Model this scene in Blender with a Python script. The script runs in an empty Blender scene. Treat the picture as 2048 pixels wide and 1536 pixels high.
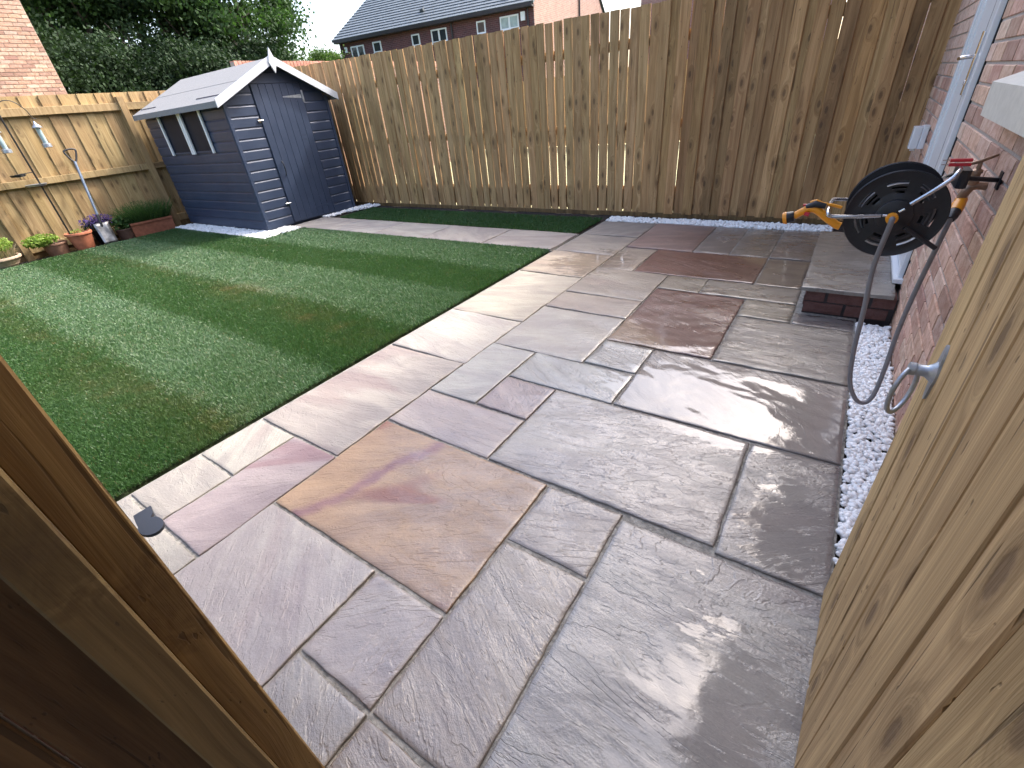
import bpy, math, random
import numpy as np
from mathutils import Vector, Matrix, noise
random.seed(7); rng = np.random.default_rng(7)
S = bpy.context.scene
COL = S.collection
# ------------------------------------------------------------------ camera
CAMR = ((0.828021, 0.553293, -0.090817), (0.230644, -0.483745, -0.844271), (-0.511061, 0.678128, -0.528165))
cam = bpy.data.cameras.new('camera'); cam.sensor_width = 36.0; cam.lens = 36.0*900.39/2048
cam.clip_start = 0.02; cam.clip_end = 500
co = bpy.data.objects.new('camera', cam); COL.objects.link(co)
r0, r1, r2 = (Vector(r) for r in CAMR)
m = Matrix((r0, -r1, -r2)).transposed().to_4x4(); m.translation = Vector((0, 0, 1.25))
co.matrix_world = m; S.camera = co
# ------------------------------------------------------------------ world and sun
SUN = Vector((0.37, 0.87, 1.0)).normalized()
EL = math.asin(SUN.z); AZ = math.atan2(SUN.x, SUN.y)
w = bpy.data.worlds.new('World'); S.world = w; w.use_nodes = True
wn = w.node_tree; bg = wn.nodes['Background']; bg.inputs[1].default_value = 0.15
sky = wn.nodes.new('ShaderNodeTexSky'); sky.sky_type = 'NISHITA'; sky.sun_disc = False
sky.sun_elevation = EL; sky.sun_rotation = AZ; sky.dust_density = 5.5; sky.air_density = 1.0; sky.ozone_density = 1.0
wn.links.new(sky.outputs[0], bg.inputs[0])
sl = bpy.data.lights.new('sun', 'SUN'); sl.energy = 1.0; sl.angle = math.radians(4.0); sl.color = (1, 0.97, 0.93)
so = bpy.data.objects.new('sun', sl); COL.objects.link(so); so.location = (3, 8, 12)
so.rotation_euler = SUN.to_track_quat('Z', 'Y').to_euler()
S.view_settings.view_transform = 'Standard'; S.view_settings.look = 'None'
S.view_settings.exposure = 2.2; S.view_settings.gamma = 1; S.view_settings.use_curve_mapping = False
S.cycles.max_bounces = 8; S.cycles.diffuse_bounces = 4; S.cycles.transparent_max_bounces = 8

# ------------------------------------------------------------------ node helpers
class NT:
    def __init__(s, name):
        s.m = bpy.data.materials.new(name); s.m.use_nodes = True; s.t = s.m.node_tree
        s.b = s.t.nodes['Principled BSDF']; s.c = {}
    def n(s, typ, **kw):
        o = s.t.nodes.new('ShaderNode'+typ)
        for k, v in kw.items(): setattr(o, k, v)
        return o
    def put(s, sock, v):
        if isinstance(v, bpy.types.NodeSocket): s.t.links.new(v, sock)
        elif v is not None:
            if isinstance(v, (tuple, list)) and len(v) == 3 and sock.type == 'RGBA': v = (*v, 1)
            sock.default_value = v
    def coord(s, k='Object'):
        if 'tc' not in s.c: s.c['tc'] = s.n('TexCoord')
        return s.c['tc'].outputs[k]
    def pos(s):
        if 'geo' not in s.c: s.c['geo'] = s.n('NewGeometry')
        return s.c['geo'].outputs['Position']
    def info(s, k):
        if 'oi' not in s.c: s.c['oi'] = s.n('ObjectInfo')
        return s.c['oi'].outputs[k]
    def math(s, op, a, b=None, c=None, clamp=False):
        o = s.n('Math', operation=op, use_clamp=clamp); s.put(o.inputs[0], a); s.put(o.inputs[1], b)
        if c is not None: s.put(o.inputs[2], c)
        return o.outputs[0]
    def vmath(s, op, a, b=None, scale=None):
        o = s.n('VectorMath', operation=op); s.put(o.inputs[0], a)
        if b is not None: s.put(o.inputs[1], b)
        if scale is not None: s.put(o.inputs['Scale'], scale)
        return o.outputs['Value'] if op in ('LENGTH', 'DOT_PRODUCT') else o.outputs[0]
    def mapping(s, v, scale=(1, 1, 1), rot=(0, 0, 0), loc=(0, 0, 0)):
        o = s.n('Mapping'); s.put(o.inputs[0], v); s.put(o.inputs['Location'], loc); s.put(o.inputs['Rotation'], rot); s.put(o.inputs['Scale'], scale)
        return o.outputs[0]
    def noise(s, v, scale, detail=4, rough=0.55, dist=0.0, out=0):
        o = s.n('TexNoise'); s.put(o.inputs['Vector'], v); s.put(o.inputs['Scale'], scale); s.put(o.inputs['Detail'], detail)
        s.put(o.inputs['Roughness'], rough); s.put(o.inputs['Distortion'], dist); return o.outputs[out]
    def voro(s, v, scale, feature='F1', out='Distance', rnd=1.0, dim='3D'):
        o = s.n('TexVoronoi', feature=feature, voronoi_dimensions=dim); s.put(o.inputs['Vector'], v); s.put(o.inputs['Scale'], scale); s.put(o.inputs['Randomness'], rnd)
        return o.outputs[out]
    def ramp(s, f, stops, interp='LINEAR'):
        o = s.n('ValToRGB'); s.put(o.inputs[0], f); e = o.color_ramp; e.interpolation = interp
        while len(e.elements) < len(stops): e.elements.new(0.5)
        for k, (p, c) in zip(e.elements, stops):
            k.position = p; k.color = (*(c if isinstance(c, (tuple, list)) else (c, c, c)), 1)
        return o.outputs[0]
    def rng(s, f, a, b, c=0.0, d=1.0, smooth=True):
        o = s.n('MapRange', interpolation_type='SMOOTHSTEP' if smooth else 'LINEAR'); s.put(o.inputs[0], f)
        for i, v in enumerate((a, b, c, d)): s.put(o.inputs[i+1], v)
        return o.outputs[0]
    def mix(s, f, a, b, mode='MIX'):
        o = s.n('Mix', data_type='RGBA', blend_type=mode); s.put(o.inputs[0], f); s.put(o.inputs[6], a); s.put(o.inputs[7], b); return o.outputs[2]
    def sep(s, v):
        o = s.n('SeparateXYZ'); s.put(o.inputs[0], v); return o.outputs
    def comb(s, x=0, y=0, z=0):
        o = s.n('CombineXYZ'); s.put(o.inputs[0], x); s.put(o.inputs[1], y); s.put(o.inputs[2], z); return o.outputs[0]
    def bump(s, h, strength=0.3, dist=0.01, normal=None):
        o = s.n('Bump'); s.put(o.inputs['Height'], h); s.put(o.inputs['Strength'], strength); s.put(o.inputs['Distance'], dist)
        if normal is not None: s.put(o.inputs['Normal'], normal)
        return o.outputs[0]
    def out(s, color=None, rough=None, normal=None, **kw):
        if color is not None: s.put(s.b.inputs['Base Color'], color)
        if rough is not None: s.put(s.b.inputs['Roughness'], rough)
        if normal is not None: s.put(s.b.inputs['Normal'], normal)
        for k, v in kw.items(): s.put(s.b.inputs[k.replace('_', ' ')], v)
        return s.m
def rndvec(s, k=40.0):   # object coordinates shifted by a random amount per object
    r = s.info('Random'); v = s.comb(s.math('MULTIPLY', r, k), s.math('MULTIPLY', r, k*1.7), s.math('MULTIPLY', r, k*2.3))
    return s.vmath('ADD', s.coord(), v)

# ------------------------------------------------------------------ materials
def mat_wood(name, light, dark, knot=(0.10, 0.055, 0.028), bumpk=0.25, rough=0.75, knots=1.0, stain=0.25, gain=1.0):
    """length of the board along local z, width along local x"""
    s = NT(name); v = rndvec(s)
    wv = s.noise(s.mapping(v, (3, 3, 0.9)), 1.0, 2, 0.5, out=1)
    v2 = s.vmath('ADD', v, s.vmath('MULTIPLY', s.vmath('SUBTRACT', wv, (0.5, 0.5, 0.5)), (0.09, 0.09, 0.0)))
    # knots: cells stretched along the board
    vx, vy, vz = s.sep(v); kv = s.comb(s.math('MULTIPLY', vx, 9.0), s.math('MULTIPLY', vz, 3.4), 0); kd = s.voro(kv, 1.0, dim='2D'); kc = s.voro(kv, 1.0, out='Color', dim='2D')
    pres = s.math('GREATER_THAN', s.sep(kc)[0], 0.5)
    ring = s.rng(kd, 0.05, 0.42, 1.0, 0.0)
    kk = s.math('MULTIPLY', s.rng(s.math('ADD', kd, s.math('MULTIPLY', s.noise(v, 90, 2), 0.06)), 0.10, 0.17, 1.0, 0.0), pres)
    warp = s.math('MULTIPLY', ring, pres)
    gv = s.vmath('ADD', s.mapping(v2, (26, 26, 1.1)), s.comb(s.math('MULTIPLY', warp, 2.4), 0, s.math('MULTIPLY', warp, 0.5)))
    g1 = s.noise(gv, 1.0, 3, 0.6, 0.6)
    g2 = s.noise(s.mapping(v2, (160, 160, 3.0)), 1.0, 3, 0.6)
    base = s.mix(s.rng(g1, 0.32, 0.68), dark, light)
    base = s.mix(s.rng(g2, 0.3, 0.7, 0.0, 0.35), base, tuple(c*0.72 for c in dark))
    st = s.noise(s.mapping(v, (5, 5, 1.3)), 1.0, 4, 0.6)
    base = s.mix(s.rng(st, 0.55, 0.78, 0.0, stain), base, tuple(c*0.55 for c in dark))
    base = s.mix(s.math('MULTIPLY', kk, 0.85*knots), base, knot)
    halo = s.math('MULTIPLY', s.rng(kd, 0.12, 0.36, 1.0, 0.0), pres)
    base = s.mix(s.math('MULTIPLY', halo, 0.45*knots), base, tuple(c*0.62 for c in dark))
    ck = s.rng(s.noise(s.mapping(v2, (75, 75, 1.6)), 1.0, 2, 0.5), 0.665, 0.70)
    sp = s.rng(s.noise(s.mapping(v, (60, 60, 22)), 1.0, 2, 0.5), 0.70, 0.74)
    ck = s.math('MAXIMUM', ck, sp, clamp=True)
    base = s.mix(s.math('MULTIPLY', ck, 0.6), base, tuple(c*0.3 for c in dark))
    base = s.mix(1.0, base, s.info('Color'), 'MULTIPLY')
    h = s.math('ADD', s.math('MULTIPLY', g2, 0.6), s.math('MULTIPLY', g1, 0.5)); h = s.math('SUBTRACT', h, s.math('MULTIPLY', kk, 0.4)); h = s.math('SUBTRACT', h, s.math('MULTIPLY', ck, 0.5))
    return s.out(base, rough, s.bump(h, bumpk, 0.004))
M = {}
M['fence'] = mat_wood('fence_wood', (0.57, 0.37, 0.18), (0.35, 0.205, 0.085), stain=0.95)
M['fence_warm'] = mat_wood('fence_wood_golden', (0.43, 0.31, 0.155), (0.29, 0.195, 0.088), stain=0.6)
M['gate'] = mat_wood('gate_wood', (0.57, 0.405, 0.205), (0.33, 0.22, 0.10), bumpk=0.8, knots=0.9, stain=0.85)
M['post'] = mat_wood('post_wood', (0.22, 0.135, 0.052), (0.12, 0.068, 0.025), bumpk=0.5, knots=1.0, stain=0.7)

def mat_stone():
    s = NT('riven_sandstone'); v = rndvec(s, 23.0); p = s.pos(); x, y, z = s.sep(p)
    ang = s.math('MULTIPLY', s.math('SUBTRACT', s.info('Random'), 0.45), 1.6)
    rot = s.n('VectorRotate', rotation_type='Z_AXIS'); s.put(rot.inputs['Vector'], v); s.put(rot.inputs['Angle'], ang); vr = rot.outputs[0]
    c1 = s.noise(s.mapping(vr, (1.6, 5.0, 1)), 1.0, 4, 0.55, 1.2)
    c2 = s.noise(v, 7, 5, 0.62, 0.5); c3 = s.noise(v, 160, 3, 0.7)
    base = s.mix(1.0, s.info('Color'), (0.775, 0.77, 0.74), 'MULTIPLY')
    col = s.mix(s.rng(c1, 0.36, 0.66), s.mix(1.0, base, (0.84, 0.80, 0.79), 'MULTIPLY'), s.mix(1.0, base, (1.12, 1.09, 1.02), 'MULTIPLY'))
    col = s.mix(s.rng(c2, 0.5, 0.75, 0, 0.45), col, s.mix(1.0, base, (0.78, 0.74, 0.70), 'MULTIPLY'))
    col = s.mix(s.rng(c3, 0.35, 0.7, 0, 0.22), col, s.mix(1.0, base, (0.55, 0.52, 0.5), 'MULTIPLY'))
    band = s.rng(s.noise(s.mapping(vr, (0.7, 3.2, 1)), 1.0, 2, 0.4, 0.8), 0.60, 0.68)
    at = s.n('Attribute', attribute_type='OBJECT', attribute_name='vein'); vein = at.outputs['Fac']
    col = s.mix(s.math('MULTIPLY', band, vein), col, s.mix(1.0, base, (0.62, 0.36, 0.40), 'MULTIPLY'))
    cn = s.n('Attribute', attribute_type='OBJECT', attribute_name='corner').outputs['Vector']
    ob = s.coord(); cd = s.math('ADD', s.vmath('DOT_PRODUCT', ob, cn), s.math('MULTIPLY', s.math('SUBTRACT', c1, 0.5), 0.25))
    col = s.mix(s.rng(cd, 0.20, 0.34), col, (0.25, 0.165, 0.10))
    sn = s.n('Attribute', attribute_type='OBJECT', attribute_name='streak').outputs['Vector']; sx_, sy_, sz_ = s.sep(sn)
    sd = s.math('ADD', s.math('SUBTRACT', s.vmath('DOT_PRODUCT', ob, s.comb(sx_, sy_, 0)), sz_), s.math('MULTIPLY', s.math('SUBTRACT', s.noise(v, 5, 5, 0.6), 0.5), 0.16))
    sm = s.math('MULTIPLY', s.math('MULTIPLY', s.rng(s.math('ABSOLUTE', sd), 0.0, 0.055, 0.95, 0.0), s.math('GREATER_THAN', s.vmath('LENGTH', sn), 0.5)), s.rng(s.noise(v, 2.5, 2), 0.3, 0.55, 0.3, 1.0))
    col = s.mix(sm, col, (0.22, 0.115, 0.12))
    # water lying on the stone: more of it towards the house
    wn_ = s.noise(p, 1.7, 4, 0.6); wf = s.noise(s.mapping(p, (1, 2.4, 1)), 5.5, 5, 0.65, 0.4)
    near = s.rng(s.math('ADD', x, s.math('MULTIPLY', s.math('SUBTRACT', wn_, 0.5), 1.4)), -2.0, -0.55)
    def blob(cx, cy, rx, ry):
        dx = s.math('DIVIDE', s.math('SUBTRACT', x, cx), rx); dy = s.math('DIVIDE', s.math('SUBTRACT', y, cy), ry)
        d = s.math('ADD', s.math('MULTIPLY', dx, dx), s.math('MULTIPLY', dy, dy)); return s.math('SUBTRACT', 1.0, d, clamp=True)
    pud = s.math('MULTIPLY', blob(-0.2, 1.9, 0.75, 0.40), 1.15)
    for b in ((0.02, 0.55, 0.25, 0.5), (-0.6, 2.55, 0.5, 0.5), (-0.2, 3.9, 0.9, 0.8), (0.1, 1.3, 0.2, 0.35), (-1.7, 3.6, 0.5, 0.6)):
        pud = s.math('MAXIMUM', pud, s.math('MULTIPLY', blob(*b), 0.62))
    pud = s.math('SUBTRACT', pud, s.math('MULTIPLY', s.noise(s.mapping(p, (1.2, 5.5, 1)), 4.5, 7, 0.68, 0.5), 0.80))
    ang_ = s.noise(s.mapping(vr, (3.4, 14, 1)), 1.0, 6, 0.6, 0.8)
    pud = s.math('SUBTRACT', pud, s.math('MULTIPLY', s.math('SUBTRACT', ang_, 0.5), 1.1))
    pud = s.math('SUBTRACT', pud, s.math('MULTIPLY', s.math('SUBTRACT', s.noise(s.mapping(vr, (14, 45, 1)), 1.0, 5, 0.7), 0.5), 0.9))
    puddle = s.rng(pud, 0.0, 0.05)
    film = s.math('MULTIPLY', near, s.rng(wf, 0.30, 0.62, 0.45, 1.0))
    wet = s.math('MAXIMUM', film, puddle)
    col = s.mix(wet, col, s.mix(1.0, col, (0.70, 0.66, 0.64), 'MULTIPLY'))
    rough = s.rng(wet, 0.0, 1.0, 0.62, 0.24, False); rough = s.mix(puddle, rough, (0.45, 0.45, 0.45))
    # riven relief: flat beds broken by thin stepped edges, fine grain between them
    n1 = s.noise(s.mapping(vr, (1.5, 4.2, 1)), 1.0, 6, 0.62, 0.5)
    tt = s.math('MULTIPLY', n1, 13.0); fr = s.math('FRACT', tt); terr = s.math('ADD', s.math('SUBTRACT', tt, fr), s.rng(fr, 0.0, 0.16))
    n2 = s.noise(s.mapping(vr, (4, 26, 1)), 1.0, 5, 0.65, 0.6)
    fine = s.noise(v, 75, 5, 0.72)
    pit = s.math('MULTIPLY', s.rng(s.voro(v, 55), 0.10, 0.28), s.rng(s.noise(v, 3, 2), 0.50, 0.60))
    h = s.math('ADD', s.math('MULTIPLY', terr, 0.13), s.math('MULTIPLY', n2, 0.42)); h = s.math('ADD', h, s.math('MULTIPLY', fine, 0.30)); h = s.math('ADD', h, s.math('MULTIPLY', pit, 0.12))
    st = s.math('SUBTRACT', 0.85, s.math('MULTIPLY', puddle, 0.45))
    nb = s.bump(h, st, 0.010)
    hc = s.math('ADD', s.math('MULTIPLY', terr, 0.13), s.math('MULTIPLY', n2, 0.5)); hc = s.math('ADD', hc, s.math('MULTIPLY', fine, 0.22))
    s.put(s.b.inputs['Coat Normal'], s.bump(hc, s.math('SUBTRACT', 0.8, s.math('MULTIPLY', puddle, 0.735)), 0.010))
    return s.out(col, rough, nb, Coat_Weight=s.math('MULTIPLY', wet, 1.0), Coat_Roughness=s.rng(wet, 0.4, 1.0, 0.12, 0.025), Coat_IOR=1.65)
M['stone'] = mat_stone()

def mat_simple(name, col, rough=0.5, metal=0.0, bscale=None, bstr=0.2, var=0.15, bdist=0.004, objcol=False, **kw):
    s = NT(name); v = rndvec(s, 11.0); c = s.noise(v, (bscale or 12)*0.4, 4)
    cc = s.mix(s.rng(c, 0.3, 0.7), tuple(a*(1-var) for a in col), tuple(min(1, a*(1+var)) for a in col))
    if objcol: cc = s.mix(1.0, cc, s.info('Color'), 'MULTIPLY')
    nb = s.bump(s.noise(v, bscale, 4, 0.6), bstr, bdist) if bscale else None
    return s.out(cc, rough, nb, Metallic=metal, **kw)
M['mortar_joint'] = mat_simple('joint_mortar', (0.27, 0.255, 0.225), 0.9, bscale=120, bstr=0.8, var=0.35, bdist=0.006)
M['soil'] = mat_simple('soil', (0.045, 0.034, 0.027), 0.9, bscale=45, bstr=1.0, var=0.4, bdist=0.03)
M['ground'] = mat_simple('rough_ground', (0.10, 0.13, 0.045), 0.9, bscale=9, bstr=0.6, var=0.4, bdist=0.03)
M['turf_base'] = mat_simple('turf_base', (0.035, 0.055, 0.018), 0.9, bscale=90, bstr=0.8, var=0.4, bdist=0.01)
M['pebble'] = mat_simple('white_pebble', (0.86, 0.86, 0.85), 0.5, bscale=60, bstr=0.1, var=0.08)
M['mortar'] = mat_simple('wall_mortar', (0.42, 0.37, 0.33), 0.9, bscale=150, bstr=0.5, var=0.12)
M['upvc'] = mat_simple('white_upvc', (0.74, 0.77, 0.80), 0.25, var=0.02)
M['gasket'] = mat_simple('black_gasket', (0.012, 0.012, 0.013), 0.6)
M['black_plastic'] = mat_simple('black_plastic', (0.014, 0.015, 0.019), 0.38, bscale=200, bstr=0.05)
M['chrome'] = mat_simple('chrome', (0.75, 0.76, 0.78), 0.12, 1.0, var=0.03)
M['tube_steel'] = mat_simple('grey_steel_tube', (0.52, 0.54, 0.57), 0.26, 1.0, var=0.05)
M['galv'] = mat_simple('galvanised_steel', (0.36, 0.40, 0.45), 0.42, 0.75, bscale=70, bstr=0.25, var=0.2)
M['hose'] = mat_simple('grey_hose', (0.20, 0.20, 0.21), 0.42, var=0.1)
M['orange'] = mat_simple('orange_plastic', (0.78, 0.30, 0.015), 0.35, var=0.05)
M['red_plastic'] = mat_simple('red_plastic', (0.50, 0.02, 0.03), 0.35, var=0.05)
M['brass'] = mat_simple('dull_brass', (0.32, 0.22, 0.15), 0.45, 0.7, bscale=80, bstr=0.3, var=0.25)
M['sill'] = mat_simple('cast_stone', (0.58, 0.55, 0.48), 0.7, bscale=90, bstr=0.15, var=0.06)
M['felt'] = mat_simple('mineral_felt', (0.23, 0.233, 0.235), 0.85, bscale=170, bstr=0.7, var=0.1)
M['white_trim'] = mat_simple('white_painted_trim', (0.55, 0.58, 0.61), 0.45, bscale=30, bstr=0.08, var=0.04)
M['bead'] = mat_simple('white_beading', (0.85, 0.85, 0.84), 0.5, var=0.03)
M['glass_dark'] = mat_simple('dark_window_glass', (0.022, 0.022, 0.030), 0.6, var=0.1, Specular_IOR_Level=0.2)
M['black_metal'] = mat_simple('black_painted_metal', (0.012, 0.012, 0.012), 0.4)
M['terracotta'] = mat_simple('terracotta', (0.30, 0.115, 0.062), 0.7, bscale=50, bstr=0.2, var=0.18, objcol=True)
M['spade_blue'] = mat_simple('grey_blue_spade', (0.15, 0.19, 0.25), 0.4, 0.3)
M['steel_sheet'] = mat_simple('steel_sheet', (0.24, 0.24, 0.235), 0.35, 0.8, bscale=22, var=0.55)
M['dark_trim'] = mat_simple('dark_brown_fascia', (0.025, 0.02, 0.022), 0.5)
M['bark'] = mat_simple('bark', (0.07, 0.055, 0.045), 0.9, bscale=14, bstr=1.0, var=0.3, bdist=0.03)
M['stem'] = mat_simple('plant_stem', (0.09, 0.12, 0.04), 0.7)
M['neigh_lawn'] = mat_simple('neighbour_lawn', (0.36, 0.36, 0.20), 0.9, bscale=60, bstr=0.8, var=0.25)

def mat_shed():
    s = NT('slate_blue_shed_paint'); v = rndvec(s)
    g = s.noise(s.mapping(v, (1.2, 40, 40)), 1.0, 4, 0.6, 0.6); kd = s.voro(s.mapping(v, (3.0, 0, 8.0)), 1.0); c = s.noise(v, 4, 3)
    k = s.rng(kd, 0.05, 0.13, 1.0, 0.0)
    col = s.mix(s.rng(c, 0.3, 0.7), (0.030, 0.046, 0.085), (0.040, 0.058, 0.102)); col = s.mix(s.math('MULTIPLY', k, 0.4), col, (0.02, 0.025, 0.04))
    return s.out(col, s.rng(g, 0.3, 0.7, 0.34, 0.48), s.bump(s.math('SUBTRACT', g, s.math('MULTIPLY', k, 0.5)), 0.35, 0.003))
M['shed'] = mat_shed()
def mat_brick(name, a, b):
    s = NT(name); v = rndvec(s, 31.0)
    n1 = s.noise(v, 22, 5, 0.7); n2 = s.noise(s.mapping(v, (8, 8, 30)), 1.0, 3)
    col = s.mix(s.rng(n1, 0.35, 0.65), a, b); col = s.mix(s.rng(n2, 0.55, 0.75, 0, 0.5), col, tuple(c*0.6 for c in a))
    col = s.mix(1.0, col, s.info('Color'), 'MULTIPLY')
    return s.out(col, 0.85, s.bump(s.math('ADD', n1, s.noise(v, 140, 3)), 0.6, 0.006))
M['brick'] = mat_brick('red_multi_brick', (0.48, 0.31, 0.235), (0.63, 0.475, 0.385))
def mat_brickwall(name, c1, c2, mort, u_axis='x', bumpk=0.6):
    s = NT(name); x, y, z = s.sep(s.coord()); v = s.comb(x if u_axis == 'x' else y, z, 0)
    o = s.n('TexBrick'); s.put(o.inputs['Vector'], v); s.put(o.inputs['Color1'], c1); s.put(o.inputs['Color2'], c2); s.put(o.inputs['Mortar'], mort)
    for k, val in (('Scale', 1.0), ('Mortar Size', 0.005), ('Mortar Smooth', 0.1), ('Brick Width', 0.225), ('Row Height', 0.075)): o.inputs[k].default_value = val
    n1 = s.noise(s.coord(), 2.2, 4); col = s.mix(s.rng(n1, 0.3, 0.7, 0, 0.45), o.outputs[0], s.mix(1.0, o.outputs[0], (0.72, 0.7, 0.72), 'MULTIPLY'))
    return s.out(col, 0.85, s.bump(s.math('SUBTRACT', 1.0, o.outputs['Fac']), bumpk, 0.008))
M['far_brick'] = mat_brickwall('far_red_brick', (0.135, 0.050, 0.052), (0.09, 0.036, 0.042), (0.20, 0.155, 0.155))
M['far_brick_pale'] = mat_brickwall('far_pale_brick', (0.38, 0.20, 0.16), (0.30, 0.15, 0.12), (0.45, 0.38, 0.34))
M['house_brick_far'] = mat_brickwall('house_brick_far', (0.36, 0.21, 0.165), (0.27, 0.155, 0.12), (0.42, 0.37, 0.33), 'y')
M['slate'] = mat_simple('slate_grey_tile', (0.085, 0.105, 0.12), 0.55, bscale=12, bstr=0.3, var=0.2)
M['pane_pale'] = mat_simple('pale_pane', (0.30, 0.40, 0.42), 0.1)
M['pane'] = mat_simple('window_pane', (0.03, 0.035, 0.045), 0.06)

def mat_leaf(name, a, b, trans=0.35, rough=0.7):
    s = NT(name); at = s.n('Attribute', attribute_name='tint'); f = at.outputs['Fac']
    col = s.mix(f, a, b); d = s.n('BsdfTranslucent'); s.put(d.inputs[0], s.mix(1.0, col, (1.1, 1.25, 0.6), 'MULTIPLY'))
    s.out(col, rough, Specular_IOR_Level=0.22); mx = s.n('MixShader'); mx.inputs[0].default_value = trans
    s.t.links.new(s.b.outputs[0], mx.inputs[1]); s.t.links.new(d.outputs[0], mx.inputs[2])
    s.t.links.new(mx.outputs[0], s.t.nodes['Material Output'].inputs[0]); return s.m
M['leaf_tree'] = mat_leaf('tree_leaf', (0.024, 0.050, 0.022), (0.052, 0.110, 0.030))
M['leaf_shrub'] = mat_leaf('shrub_leaf', (0.055, 0.10, 0.030), (0.11, 0.19, 0.045))
M['leaf_lime'] = mat_leaf('lime_leaf', (0.14, 0.24, 0.04), (0.30, 0.40, 0.10))
M['leaf_dark'] = mat_leaf('dark_leaf', (0.014, 0.030, 0.014), (0.030, 0.06, 0.024), 0.2)  # dark tone stands in for shade on the shrubs below the trees
M['leaf_feather'] = mat_leaf('feathery_leaf', (0.045, 0.10, 0.035), (0.09, 0.17, 0.05))
M['leaf_dry'] = mat_leaf('dry_stalk', (0.22, 0.19, 0.12), (0.34, 0.29, 0.20))
M['petal'] = mat_leaf('violet_petal', (0.11, 0.07, 0.26), (0.20, 0.14, 0.40))
def mat_grass():
    s = NT('grass_blade'); at = s.n('Attribute', attribute_name='tint', attribute_type='GEOMETRY'); f = at.outputs['Fac']
    dr = s.n('Attribute', attribute_name='dry', attribute_type='GEOMETRY').outputs['Fac']
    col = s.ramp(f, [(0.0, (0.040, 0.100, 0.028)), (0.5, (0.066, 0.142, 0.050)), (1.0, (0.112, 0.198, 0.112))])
    col = s.mix(dr, col, (0.19, 0.155, 0.075)); d = s.n('BsdfTranslucent'); s.put(d.inputs[0], s.mix(1.0, col, (1.1, 1.2, 0.6), 'MULTIPLY'))
    s.out(col, 0.42); mx = s.n('MixShader'); mx.inputs[0].default_value = 0.3
    s.t.links.new(s.b.outputs[0], mx.inputs[1]); s.t.links.new(d.outputs[0], mx.inputs[2]); s.t.links.new(mx.outputs[0], s.t.nodes['Material Output'].inputs[0]); return s.m
M['grass'] = mat_grass()

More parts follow.
